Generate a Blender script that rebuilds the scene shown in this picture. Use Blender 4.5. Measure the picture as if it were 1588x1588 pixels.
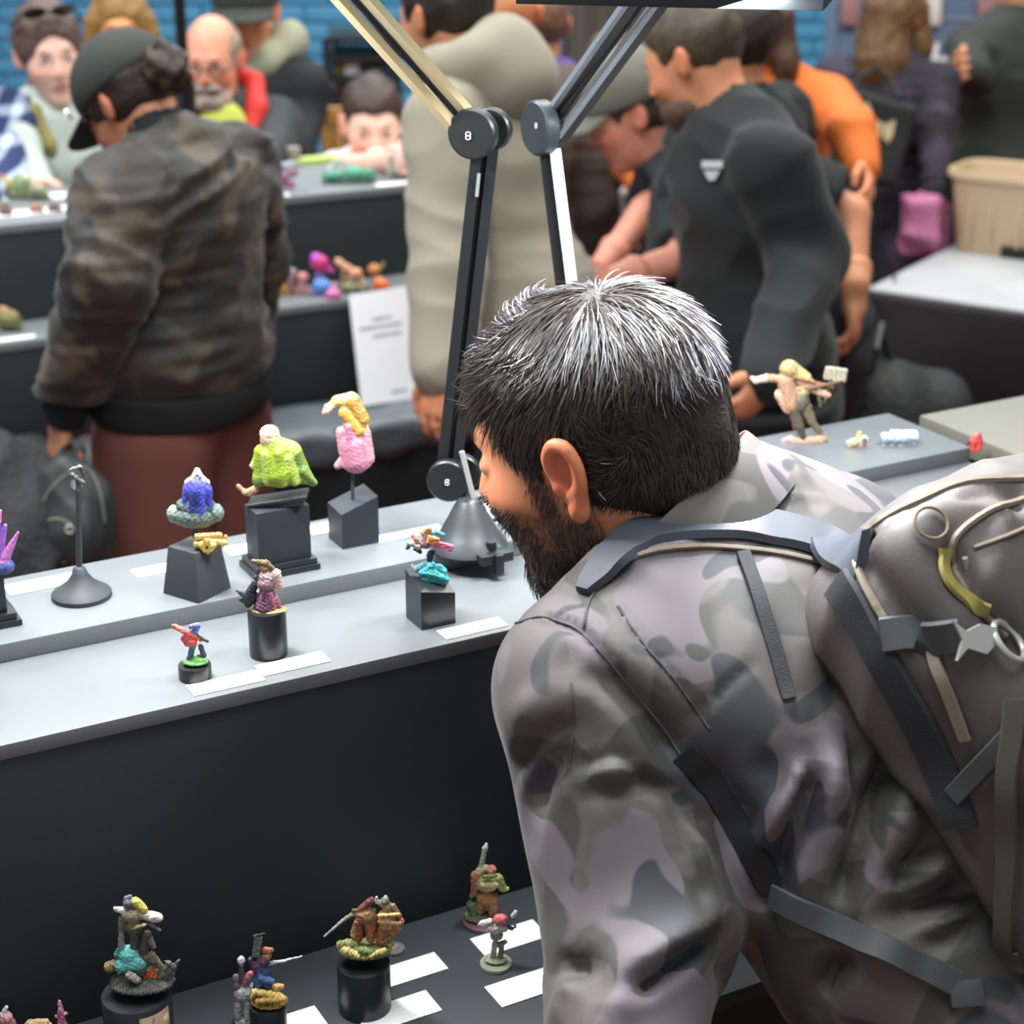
import bpy, bmesh, math, random
import numpy as np
from mathutils import Vector, Matrix
from mathutils.bvhtree import BVHTree
for o in list(bpy.data.objects): bpy.data.objects.remove(o)
random.seed(4); RNG=np.random.default_rng(4)
SC=bpy.context.scene; COL=SC.collection
# ------------------------------------------------------------------ camera
FPX=2800.0; CZ=2.0; PT=math.radians(21)
cd=bpy.data.cameras.new('camera'); cam=bpy.data.objects.new('camera',cd); COL.objects.link(cam)
cam.location=(0,0,CZ); cam.rotation_euler=(math.radians(90)-PT,0,0)
cd.sensor_width=36; cd.sensor_fit='HORIZONTAL'; cd.lens=36*FPX/1588; cd.clip_start=.05
cd.dof.use_dof=True; cd.dof.focus_distance=1.52; cd.dof.aperture_fstop=6.3
SC.camera=cam
# ------------------------------------------------------------------ world and lights
w=bpy.data.worlds.new('hall_air'); SC.world=w; w.use_nodes=True
w.node_tree.nodes['Background'].inputs[0].default_value=(.93,.97,1,1)
w.node_tree.nodes['Background'].inputs[1].default_value=.28
def area(name,loc,tgt,size,energy,col=(1,1,1),sy=None):
    d=bpy.data.lights.new(name,'AREA'); d.energy=energy; d.color=col; d.size=size
    if sy: d.shape='RECTANGLE'; d.size_y=sy
    o=bpy.data.objects.new(name,d); COL.objects.link(o); o.location=loc
    o.rotation_euler=(Vector(tgt)-Vector(loc)).to_track_quat('-Z','Y').to_euler(); return o
area('hall_light',(-2.2,3.4,4.3),(-2.0,3.6,0),3.0,150,(.95,.98,1),1.2)
area('hall_light',(1.6,4.2,4.3),(1.6,4.4,0),3.0,130,(1,.97,.9),1.2)
area('hall_light',(0,7.0,4.3),(0,7.6,0.8),4.0,150,(.98,.98,1),1.2)
area('hall_light',(-.2,1.0,4.2),(0,1.3,0),2.2,75,(.95,.98,1),1.2)
SC.view_settings.view_transform='Standard'; SC.view_settings.look='None'
SC.view_settings.gamma=1; SC.view_settings.use_curve_mapping=False
SC.view_settings.exposure=.25
# ------------------------------------------------------------------ projection helpers
FW=np.array([0,math.cos(PT),-math.sin(PT)]); UPV=np.array([0,math.sin(PT),math.cos(PT)]); CAM=np.array([0,0,CZ])
def ray(x,y): return FW+np.array([1.,0,0])*(x-794)/FPX+UPV*(794-y)/FPX
def atY(x,y,Y): r=ray(x,y); return CAM+r*Y/r[1]
def onZ(x,y,z): r=ray(x,y); return CAM+r*(z-CZ)/r[2]
def kd(p): return float((np.asarray(p)-CAM)@FW)
def px(n,p): return n*kd(p)/FPX                    # pixels -> metres at that point
AZ=math.radians(61.4)
U=np.array([math.sin(AZ),math.cos(AZ),0]); V=np.array([-math.cos(AZ),math.sin(AZ),0]); Z=np.array([0,0,1.])
def uv(u,v,z): return U*u+V*v+Z*z
RUV=np.array([U,V,Z]).T
# ------------------------------------------------------------------ materials
def lin(c):
    c=np.array(c[:3],float)/255
    return tuple(np.where(c<=.04045,c/12.92,((c+.055)/1.055)**2.4))
MATS={}
def mat(name,c=(128,128,128),rough=.6,metal=0,bump=None,vary=None,attr=False,spec=.5,sss=0,emit=0,patches=None,sheen=0,alpha=1,trans=0):
    if name in MATS: return MATS[name]
    m=bpy.data.materials.new(name); m.use_nodes=True; MATS[name]=m
    nt=m.node_tree; N=nt.nodes; L=nt.links; b=N['Principled BSDF']
    b.inputs['Roughness'].default_value=rough; b.inputs['Metallic'].default_value=metal
    b.inputs['Specular IOR Level'].default_value=spec
    if sheen: b.inputs['Sheen Weight'].default_value=sheen; b.inputs['Sheen Roughness'].default_value=.4
    if trans: b.inputs['Transmission Weight'].default_value=trans
    if sss:
        b.inputs['Subsurface Weight'].default_value=sss; b.inputs['Subsurface Radius'].default_value=(.012,.004,.002); b.inputs['Subsurface Scale'].default_value=1
    tc=N.new('ShaderNodeTexCoord'); src=None
    if attr:
        a=N.new('ShaderNodeVertexColor'); a.layer_name='Col'; src=a.outputs[0]
    else:
        r=N.new('ShaderNodeRGB'); r.outputs[0].default_value=(*lin(c),1); src=r.outputs[0]
    def mix(fac,A,B,mode='MIX'):
        x=N.new('ShaderNodeMix'); x.data_type='RGBA'; x.blend_type=mode
        if isinstance(fac,float): x.inputs[0].default_value=fac
        else: L.new(fac,x.inputs[0])
        for s,i in ((A,6),(B,7)):
            if isinstance(s,tuple): x.inputs[i].default_value=(*s[:3],1)
            else: L.new(s,x.inputs[i])
        return x.outputs[2]
    def noise(scale,detail=3,dist=0,co=None):
        n=N.new('ShaderNodeTexNoise'); n.inputs['Scale'].default_value=scale; n.inputs['Detail'].default_value=detail
        n.inputs['Distortion'].default_value=dist; L.new(co or tc.outputs['Object'],n.inputs[0]); return n.outputs[0]
    def ramp(s,p0,p1):
        q=N.new('ShaderNodeMapRange'); q.inputs[1].default_value=p0; q.inputs[2].default_value=p1; L.new(s,q.inputs[0]); return q.outputs[0]
    if patches:                                      # camouflage: list of (colour, scale, threshold, softness)
        for i,(pc,sc_,th,so) in enumerate(patches):
            mp=N.new('ShaderNodeMapping'); mp.inputs[1].default_value=(i*3.7,i*1.9,i*5.1); L.new(tc.outputs['Object'],mp.inputs[0])
            f=ramp(noise(sc_,1.2,.6,mp.outputs[0]),th,th+so); src=mix(f,src,lin(pc))
    if vary:
        f=ramp(noise(vary[0],4),.3,.7); q=N.new('ShaderNodeMapRange'); q.inputs[3].default_value=1-vary[1]; q.inputs[4].default_value=1+vary[1]*.6
        L.new(f,q.inputs[0]); cc=N.new('ShaderNodeCombineColor')
        for i in range(3): L.new(q.outputs[0],cc.inputs[i])
        src=mix(1.0,src,cc.outputs[0],'MULTIPLY')
    L.new(src,b.inputs['Base Color'])
    if bump:
        bn=N.new('ShaderNodeBump'); bn.inputs['Strength'].default_value=bump[1]; bn.inputs['Distance'].default_value=bump[2] if len(bump)>2 else .002
        L.new(noise(bump[0],4),bn.inputs['Height']); L.new(bn.outputs[0],b.inputs['Normal'])
    if emit: b.inputs['Emission Color'].default_value=(*lin(c),1); b.inputs['Emission Strength'].default_value=emit
    return m
# ------------------------------------------------------------------ objects
def props(o,label=None,cat=None,group=None,kind=None):
    if label: o['label']=label
    if cat: o['category']=cat
    if group: o['group']=group
    if kind: o['kind']=kind
    return o
def thing(name,label,cat,loc=(0,0,0),group=None):
    o=bpy.data.objects.new(name,None); o.empty_display_size=.02; COL.objects.link(o); o.location=[float(v) for v in loc]
    return props(o,label,cat,group)
def wloc(o):
    l=np.array(o.location)
    return l+(wloc(o.parent) if o.parent else 0)
def mk(name,verts,faces,m,parent=None,col=None,smooth=True,loc=None):
    verts=np.asarray(verts,float).reshape(-1,3)
    org=wloc(parent) if parent else (np.array(loc) if loc is not None else np.zeros(3))
    me=bpy.data.meshes.new(name); vv=(verts-org).astype(np.float32)
    if isinstance(faces,np.ndarray):
        k=faces.shape[1]
        me.vertices.add(len(vv)); me.vertices.foreach_set('co',vv.ravel())
        me.loops.add(faces.size); me.loops.foreach_set('vertex_index',faces.astype(np.int32).ravel())
        me.polygons.add(len(faces)); me.polygons.foreach_set('loop_start',np.arange(0,faces.size,k,dtype=np.int32))
        me.polygons.foreach_set('loop_total',np.full(len(faces),k,dtype=np.int32)); me.update(calc_edges=True)
    else: me.from_pydata(vv.tolist(),[],faces)
    if smooth is True: me.polygons.foreach_set('use_smooth',[True]*len(me.polygons))
    if col is not None:
        a=me.color_attributes.new('Col','FLOAT_COLOR','POINT'); c4=np.ones((len(vv),4),np.float32); c4[:,:3]=col; a.data.foreach_set('color',c4.ravel())
    o=bpy.data.objects.new(name,me); COL.objects.link(o)
    if m: me.materials.append(m)
    if smooth=='auto':
        me.polygons.foreach_set('use_smooth',[True]*len(me.polygons)); me.set_sharp_from_angle(angle=math.radians(38))
    if parent: o.parent=parent
    elif loc is not None: o.location=[float(v) for v in loc]
    return o
class MB:
    """collects boxes, tubes, lathes and plates, then links them as ONE mesh"""
    def __init__(s): s.v=[]; s.f=[]
    def raw(s,v,f):
        n=len(s.v); s.v+= [tuple(map(float,p)) for p in v]; s.f+= [tuple(int(i)+n for i in q) for q in f]; return s
    def box(s,c,h,R=None,bev=0,taper=None):
        bm=bmesh.new(); bmesh.ops.create_cube(bm,size=2)
        for v in bm.verts:
            v.co=Vector((v.co[0]*h[0],v.co[1]*h[1],v.co[2]*h[2]))
            if taper and v.co[2]>0: v.co[0]*=taper; v.co[1]*=taper
        if bev: bmesh.ops.bevel(bm,geom=bm.edges[:],offset=bev,segments=2,affect='EDGES',profile=.6)
        R=np.eye(3) if R is None else R
        bm.verts.index_update(); vv=[R@np.array(v.co)+np.asarray(c) for v in bm.verts]; ff=[[v.index for v in f.verts] for f in bm.faces]; bm.free()
        return s.raw(vv,ff)
    def tube(s,pts,r,n=8,closed=False,flat=1.0,side=None):
        pts=[np.asarray(p,float) for p in pts]; m=len(pts)
        rr=[r]*m if np.isscalar(r) else list(r); vs=[]; fs=[]; prev=None
        for i,p in enumerate(pts):
            if closed: t=pts[(i+1)%m]-pts[i-1]
            else: t=pts[min(i+1,m-1)]-pts[max(i-1,0)]
            t=t/(np.linalg.norm(t)+1e-9)
            a=side if side is not None else (prev if prev is not None else (np.array([0,0,1.]) if abs(t[2])<.9 else np.array([1.,0,0])))
            a=a-t*(a@t); a/=np.linalg.norm(a)+1e-9; prev=a; b=np.cross(t,a)
            for j in range(n):
                th=2*math.pi*j/n; vs.append(p+rr[i]*(a*math.cos(th)+b*math.sin(th)*flat))
        for i in range(m if closed else m-1):
            for j in range(n):
                i2=(i+1)%m; fs.append((i*n+j,i*n+(j+1)%n,i2*n+(j+1)%n,i2*n+j))
        if not closed: fs.append(tuple(range(n-1,-1,-1))); fs.append(tuple((m-1)*n+j for j in range(n)))
        return s.raw(vs,fs)
    def lathe(s,c,prof,n=24,R=None):
        R=np.eye(3) if R is None else R; vs=[];fs=[]
        for (r,z) in prof:
            for j in range(n): th=2*math.pi*j/n; vs.append(np.asarray(c)+R@np.array([r*math.cos(th),r*math.sin(th),z]))
        for i in range(len(prof)-1):
            for j in range(n): fs.append((i*n+j,i*n+(j+1)%n,(i+1)*n+(j+1)%n,(i+1)*n+j))
        fs.append(tuple(range(n-1,-1,-1))); fs.append(tuple((len(prof)-1)*n+j for j in range(n)))
        return s.raw(vs,fs)
    def plate(s,poly,d):                             # planar polygon extruded by vector d
        n=len(poly); d=np.asarray(d,float); vs=[np.asarray(p,float) for p in poly]+[np.asarray(p,float)+d for p in poly]
        fs=[tuple(range(n-1,-1,-1)),tuple(range(n,2*n))]+[(i,(i+1)%n,n+(i+1)%n,n+i) for i in range(n)]
        return s.raw(vs,fs)
    def ribbon(s,pts,nrm,w,t):
        vs=[];fs=[]; m=len(pts)
        ww=[w]*m if np.isscalar(w) else w
        for i,p in enumerate(pts):
            d=pts[min(i+1,m-1)]-pts[max(i-1,0)]; d=d/(np.linalg.norm(d)+1e-9); n_=nrm[i]-d*(nrm[i]@d); n_/=np.linalg.norm(n_)+1e-9; q=np.cross(d,n_)
            for a,b in ((-1,0),(-.86,1),(.86,1),(1,0)): vs.append(p+q*a*ww[i]/2+n_*b*t)
            vs.append(p-n_*t*.6)
        for i in range(m-1):
            for j in range(5): fs.append((i*5+j,i*5+(j+1)%5,(i+1)*5+(j+1)%5,(i+1)*5+j))
        fs.append((4,3,2,1,0)); fs.append(tuple((m-1)*5+j for j in range(5)))
        return s.raw(vs,fs)
    def build(s,name,m,parent=None,loc=None,smooth='auto'):
        o=mk(name,s.v,s.f,m,parent,None,smooth,loc)
        bm=bmesh.new(); bm.from_mesh(o.data); bmesh.ops.recalc_face_normals(bm,faces=bm.faces); bm.to_mesh(o.data); bm.free(); return o
# ------------------------------------------------------------------ distance fields meshed by surface nets
def smin(a,b,k):
    h=np.clip(.5+.5*(b-a)/k,0,1); return b+(a-b)*h-k*h*(1-h)
def smax(a,b,k): return -smin(-a,-b,k)
class Field:
    def __init__(s,scale=1): s.P=[]
    def _a(s,fn,lo,hi,k,op,col): s.P.append((fn,np.array(lo,float),np.array(hi,float),max(k,1e-5),op,None if col is None else np.array(lin(col)))); return s
    def cap(s,a,b,ra,rb=None,k=.01,op=1,col=None):
        a=np.asarray(a,float); b=np.asarray(b,float); rb=ra if rb is None else rb; ab=b-a; L2=ab@ab+1e-12; R=max(ra,rb)
        def fn(X,Y,Zz):
            x=X-a[0];y=Y-a[1];z=Zz-a[2]; t=np.clip((x*ab[0]+y*ab[1]+z*ab[2])/L2,0,1)
            return np.sqrt((x-t*ab[0])**2+(y-t*ab[1])**2+(z-t*ab[2])**2)-(ra+(rb-ra)*t)
        return s._a(fn,np.minimum(a,b)-R,np.maximum(a,b)+R,k,op,col)
    def chain(s,pts,rs,k=.01,op=1,col=None):
        rs=[rs]*len(pts) if np.isscalar(rs) else rs
        for i in range(len(pts)-1): s.cap(pts[i],pts[i+1],rs[i],rs[i+1],k,op,col)
        return s
    def ell(s,c,r,R=None,k=.01,op=1,col=None):
        c=np.asarray(c,float); r=np.array([r]*3 if np.isscalar(r) else r,float); R=np.eye(3) if R is None else R; M=max(r)
        def fn(X,Y,Zz):
            x=X-c[0];y=Y-c[1];z=Zz-c[2]
            l=[(x*R[0,i]+y*R[1,i]+z*R[2,i])/r[i] for i in range(3)]
            k0=np.sqrt(l[0]**2+l[1]**2+l[2]**2); k1=np.sqrt((l[0]/r[0])**2+(l[1]/r[1])**2+(l[2]/r[2])**2)+1e-9
            return k0*(k0-1)/k1
        return s._a(fn,c-M,c+M,k,op,col)
    def box(s,c,h,R=None,rd=.003,k=.004,op=1,col=None):
        c=np.asarray(c,float); h=np.array(h,float); R=np.eye(3) if R is None else R; M=np.abs(R)@h
        def fn(X,Y,Zz):
            x=X-c[0];y=Y-c[1];z=Zz-c[2]
            q=[np.abs(x*R[0,i]+y*R[1,i]+z*R[2,i])-h[i]+rd for i in range(3)]
            return np.sqrt(sum(np.maximum(a,0)**2 for a in q))+np.minimum(np.maximum(np.maximum(q[0],q[1]),q[2]),0)-rd
        return s._a(fn,c-M,c+M,k,op,col)
    def cut(s,p0,n,k=.004,col=None):                 # removes the side the normal points to
        p0=np.asarray(p0,float); n=np.asarray(n,float); n=n/np.linalg.norm(n)
        def fn(X,Y,Zz): return -((X-p0[0])*n[0]+(Y-p0[1])*n[1]+(Zz-p0[2])*n[2])
        return s._a(fn,[-1e9]*3,[1e9]*3,k,-1,col)
    def mesh(s,res,extra=None):
        un=[p for p in s.P if p[4]==1]
        lo=np.min([p[1] for p in un],0)-res*3; hi=np.max([p[2] for p in un],0)+res*3
        n=np.ceil((hi-lo)/res).astype(int)+1
        ax=[(lo[i]+res*np.arange(n[i])).astype(np.float32) for i in range(3)]
        D=np.ones(n,np.float32)
        for fn,l,h,k,op,_ in s.P:
            m=k+2.5*res; i0=np.clip(np.floor((l-m-lo)/res),0,n).astype(int); i1=np.clip(np.ceil((h+m-lo)/res)+1,0,n).astype(int)
            if (i1<=i0).any(): continue
            sl=tuple(slice(a,b) for a,b in zip(i0,i1))
            d=fn(ax[0][sl[0]][:,None,None],ax[1][sl[1]][None,:,None],ax[2][sl[2]][None,None,:]).astype(np.float32)
            D[sl]=smin(D[sl],d,k) if op==1 else smax(D[sl],-d,k)
        v,f=nets(D); return v*res+lo,f
    def colour(s,v,default=(.5,.5,.5)):
        ps=[p for p in s.P if p[5] is not None and p[4]==1]
        best=np.full(len(v),1e9); c=np.tile(np.array(default,float),(len(v),1))
        for p in ps:
            d=p[0](v[:,0],v[:,1],v[:,2]); mk_=d<best; best=np.where(mk_,d,best); c[mk_]=p[5]
        return c
def nets(D):
    S=D<0; c=np.zeros(tuple(np.array(S.shape)-1),np.int8)
    off=[(i,j,k) for i in (0,1) for j in (0,1) for k in (0,1)]
    nx,ny,nz=S.shape
    for i,j,k in off: c+=S[i:nx-1+i,j:ny-1+j,k:nz-1+k]
    act=(c>0)&(c<8); ii=np.argwhere(act); idx=np.full(act.shape,-1,np.int32); idx[act]=np.arange(len(ii))
    vals=np.stack([D[ii[:,0]+i,ii[:,1]+j,ii[:,2]+k] for i,j,k in off],1)
    acc=np.zeros((len(ii),3)); cnt=np.zeros(len(ii))
    for a in range(8):
        for b in range(a+1,8):
            if sum(abs(off[a][q]-off[b][q]) for q in range(3))!=1: continue
            va,vb=vals[:,a],vals[:,b]; m=(va<0)!=(vb<0); t=np.where(m,va/(va-vb+1e-20),0)
            acc+=np.where(m[:,None],np.array(off[a])+t[:,None]*(np.array(off[b])-np.array(off[a])),0); cnt+=m
    v=ii+acc/np.maximum(cnt,1)[:,None]; F=[]
    for axn in range(3):
        a,b=[(1,2),(2,0),(0,1)][axn]
        sl0=[slice(1,-1)]*3; sl1=[slice(1,-1)]*3; sl0[axn]=slice(0,-1); sl1[axn]=slice(1,None)
        s0=S[tuple(sl0)]; s1=S[tuple(sl1)]; e=np.argwhere(s0!=s1)
        if not len(e): continue
        fl=s0[tuple(e.T)]; e=e.copy(); e[:,a]+=1; e[:,b]+=1
        def cell(da,db): q=e.copy(); q[:,a]+=da; q[:,b]+=db; return idx[tuple(q.T)]
        q=np.stack([cell(-1,-1),cell(0,-1),cell(0,0),cell(-1,0)],1); q[~fl]=q[~fl][:,::-1]; F.append(q)
    return v,np.concatenate(F)
def vnormals(v,f):
    n=np.cross(v[f[:,2]]-v[f[:,0]],v[f[:,3]]-v[f[:,1]]); out=np.zeros_like(v)
    for i in range(4): np.add.at(out,f[:,i],n)
    return out/(np.linalg.norm(out,axis=1,keepdims=True)+1e-12)
def smooth(v,f,it=1,a=.5):
    for _ in range(it):
        s_=np.zeros_like(v); c_=np.zeros(len(v))
        for i in range(4):
            j=(i+1)%4; np.add.at(s_,f[:,i],v[f[:,j]]); np.add.at(s_,f[:,j],v[f[:,i]]); np.add.at(c_,f[:,i],1); np.add.at(c_,f[:,j],1)
        v=v*(1-a)+a*s_/c_[:,None]
    return v
def wav(v,freq,seed,warp=1.5):                       # cheap vector noise, about -1..1
    r=np.random.default_rng(seed); o=np.zeros(len(v))
    for i in range(5):
        k=r.normal(size=3); k=k/np.linalg.norm(k)*freq*(.7+.6*r.random()); q=r.normal(size=3); q=q/np.linalg.norm(q)*freq*.5
        o+=np.sin(v@k+r.random()*6+warp*np.sin(v@q+r.random()*6))
    return o/2.6
def seg_dist(v,pts):
    d=np.full(len(v),1e9)
    for i in range(len(pts)-1):
        a=pts[i]; ab=pts[i+1]-a; t=np.clip((v-a)@ab/(ab@ab+1e-12),0,1); d=np.minimum(d,np.linalg.norm(v-a-t[:,None]*ab,axis=1))
    return d
def cat_mesh(parts):
    vs=[];fs=[];cs=[];n=0
    for v,f,c in parts: vs.append(v);fs.append(f+n);cs.append(np.broadcast_to(c,(len(v),3)));n+=len(v)
    return np.concatenate(vs),np.concatenate(fs),np.concatenate(cs)
def rot(axis,deg):
    a=math.radians(deg); c,s_=math.cos(a),math.sin(a)
    return {'x':np.array([[1,0,0],[0,c,-s_],[0,s_,c]]),'y':np.array([[c,0,s_],[0,1,0],[-s_,0,c]]),'z':np.array([[c,-s_,0],[s_,c,0],[0,0,1]])}[axis]
# ================================================================== THE SETTING
m_floor=mat('red_carpet',(140,72,68),.95,bump=(220,.5),vary=(6,.12))
MB().box((0,5,-.05),(9,7,.05)).build('floor',m_floor)['kind']='structure'
m_wall=mat('blue_painted_brick',(66,134,170),.55,vary=(3,.06),bump=(60,.3))
m_joint=mat('blue_painted_mortar',(58,122,158),.7,vary=(3,.1))
WY=8.2
wall=MB().box((0,WY+.1,2.2),(6,.1,2.2)).build('wall_back',m_joint); wall['kind']='structure'
bm_=MB().box((0,0,0),(.107,.012,.0325),bev=.004); bsrc=None
for r in range(10):
    for c in range(23):
        x=-2.6+c*.225+(r%2)*.112; z=.60+r*.075
        pxx=794+FPX*x/8.7
        if bsrc is None: b=bsrc=bm_.build('brick',m_wall,wall)
        else: b=bsrc.copy(); COL.objects.link(b); b.parent=wall
        b.location=(x,WY-.004+random.uniform(-.003,.003),z)
# ------------------------------------------------------------------ front display stand
m_board=mat('lit_black_melamine',(104,109,111),.42,vary=(5,.10),bump=(300,.15,.0005),spec=.6)  # black boards, lightened to grey for the overhead light they reflect
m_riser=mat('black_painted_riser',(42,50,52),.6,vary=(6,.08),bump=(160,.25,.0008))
m_cloth=mat('black_table_cloth',(24,26,28),.85,bump=(40,.4,.004))
T1,T2,T0=1.300,1.318,1.014
def slab(mb,u0,u1,v0,v1,z0,z1,bev=.0015): mb.box(uv((u0+u1)/2,(v0+v1)/2,(z0+z1)/2),((u1-u0)/2,(v1-v0)/2,(z1-z0)/2),RUV,bev)
UL,UR=-.9,1.42
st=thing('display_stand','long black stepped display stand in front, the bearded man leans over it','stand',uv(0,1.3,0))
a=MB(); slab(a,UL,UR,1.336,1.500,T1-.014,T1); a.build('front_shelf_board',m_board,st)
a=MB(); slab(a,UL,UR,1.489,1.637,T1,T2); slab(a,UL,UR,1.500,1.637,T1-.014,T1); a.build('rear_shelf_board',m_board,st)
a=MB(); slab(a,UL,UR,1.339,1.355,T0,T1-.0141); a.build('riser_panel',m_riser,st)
m_low=mat('shaded_lower_board',(60,66,69),.5,vary=(7,.1),bump=(300,.2,.0005))  # same black board, colour darkened for the weaker light down here
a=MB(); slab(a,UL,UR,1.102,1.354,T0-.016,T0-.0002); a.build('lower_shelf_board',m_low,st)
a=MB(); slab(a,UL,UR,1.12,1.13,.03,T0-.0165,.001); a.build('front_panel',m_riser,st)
a=MB(); slab(a,UL,UR,1.615,1.63,.0,T1-.0145,.001); a.build('back_panel',m_riser,st)
for u_ in (UL+.05,UR-.05): a=MB(); slab(a,u_-.02,u_+.02,1.14,1.6,0,T0-.017); a.build('side_panel',m_riser,st)
# neighbouring table top on the right, beyond a dark gap
m_top2=mat('olive_grey_table_top',(112,110,98),.5,vary=(4,.08))
s2=thing('display_table','olive grey table top behind the backpack, beyond a dark gap','table',uv(2.2,1.5,0))
a=MB(); slab(a,1.45,3.2,1.10,1.615,T2-.03,T2-.001,.003); a.build('table_top',m_top2,s2)
for u_ in (1.5,3.1):
    for v_ in (1.2,1.55): a=MB(); slab(a,u_-.02,u_+.02,v_-.02,v_+.02,0,T2-.0305); a.build('leg',m_riser,s2)
a=MB(); slab(a,1.47,3.15,1.60,1.61,.1,T2-.031,.001); a.build('back_panel',m_riser,s2)
# ------------------------------------------------------------------ far display stand
v1=3.585; B1=1.25; v2=3.435; v3=3.235
def zfor(x,y,v): r=ray(x,y); t=((V*v-CAM)@V)/(r@V); return float((CAM+r*t)[2])
B2=zfor(430,478,v2); B3=zfor(550,662,v3)
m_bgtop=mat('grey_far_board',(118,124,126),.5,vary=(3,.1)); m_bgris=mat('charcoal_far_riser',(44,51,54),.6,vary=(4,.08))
m_grcl=mat('grey_plastic_sheet',(92,100,106),.45,vary=(6,.2),bump=(14,.8,.01))
bs=thing('display_stand','stepped dark grey display stand far behind, in front of the woman','stand',uv(1.0,3.6,0))
BL,BR=-.6,2.05
def fs(nm,m,*q):
    a=MB(); slab(a,*q); return a.build(nm,m,bs)
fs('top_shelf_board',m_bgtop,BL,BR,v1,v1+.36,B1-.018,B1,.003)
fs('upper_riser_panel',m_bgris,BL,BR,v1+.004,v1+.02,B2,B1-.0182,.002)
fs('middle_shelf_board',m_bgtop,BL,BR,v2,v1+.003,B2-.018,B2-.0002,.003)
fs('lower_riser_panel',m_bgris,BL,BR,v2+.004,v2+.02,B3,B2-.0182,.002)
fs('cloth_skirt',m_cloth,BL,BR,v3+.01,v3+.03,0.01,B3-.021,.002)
# rippled plastic sheet over the low table
n=120; vs=[];fc=[]
rows=[(v2+.002,.0),(v2-.05,.002),(v3+.06,0),(v3,-.002),(v3-.006,-.02),(v3-.004,-.05),(v3-.002,-.075)]
for i in range(n):
    u_=BL+(BR-BL)*i/(n-1)
    for j,(v_,dz) in enumerate(rows): vs.append(uv(u_,v_+(.006*math.sin(u_*37+j) if j>3 else 0),B3-.0005+dz+(.0035*math.sin(u_*23+j*1.7)+.003*math.sin(u_*61+j) if 0<j<4 else (0.006*math.sin(u_*50) if j==6 else 0))))
k=len(rows)
for i in range(n-1):
    for j in range(k-1): fc.append((i*k+j,i*k+j+1,(i+1)*k+j+1,(i+1)*k+j))
sh=mk('plastic_sheet',vs,fc,m_grcl,bs); sm=sh.modifiers.new('thick','SOLIDIFY'); sm.thickness=.002
a=MB(); slab(a,BL,BR,v3+.004,v2+.003,B3-.02,B3-.006,.002); a.build('low_table_board',m_cloth,bs)
for u_ in (BL+.04,BR-.04): a=MB(); slab(a,u_-.02,u_+.02,v3+.05,v1+.34,0,B3-.021); a.build('side_panel',m_bgris,bs)
# white paper notice leaning on it
pw=mat('white_paper',(232,232,236),.7); ink=mat('grey_ink',(150,152,158),.8)
tl,tr=onZ(541,458,B2+.001),onZ(632,444,B2+.001)
def plv(x,y,v): r=ray(x,y); return CAM+r*(((V*v-CAM)@V)/(r@V))
tl=plv(541,457,v2-.006); tr=plv(640,442,v2-.006); bl=plv(561,636,v3+.11); br=plv(676,613,v3+.11)
bl[2]=br[2]=max(B3+.003,min(bl[2],br[2]))
pn=np.cross(tr-tl,bl-tl); pn/=np.linalg.norm(pn); pn=pn if pn[1]<0 else -pn
pr=thing('paper_notice','white paper notice leaning on the lower riser beside the man in the beige hoodie','notice',bl)
MB().plate([tl,tr,br,bl],-pn*.0015).build('sheet',pw,pr)
a=MB()
def onp(s_,t_): return (tl*(1-t_)+bl*t_)*(1-s_)+(tr*(1-t_)+br*t_)*s_
for (t_,s0,s1) in ((.235,.30,.58),(.305,.10,.72),(.385,.28,.68),(.90,.42,.62)):
    x=s0
    while x<s1:
        wd=random.uniform(.03,.07); p=[onp(x,t_),onp(min(x+wd,s1),t_),onp(min(x+wd,s1),t_+.028),onp(x,t_+.028)]
        a.plate([q+pn*.0004 for q in p],pn*.0006); x+=wd+.018
a.build('printed_lines',ink,pr,smooth=False)['kind']='stuff'
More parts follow.
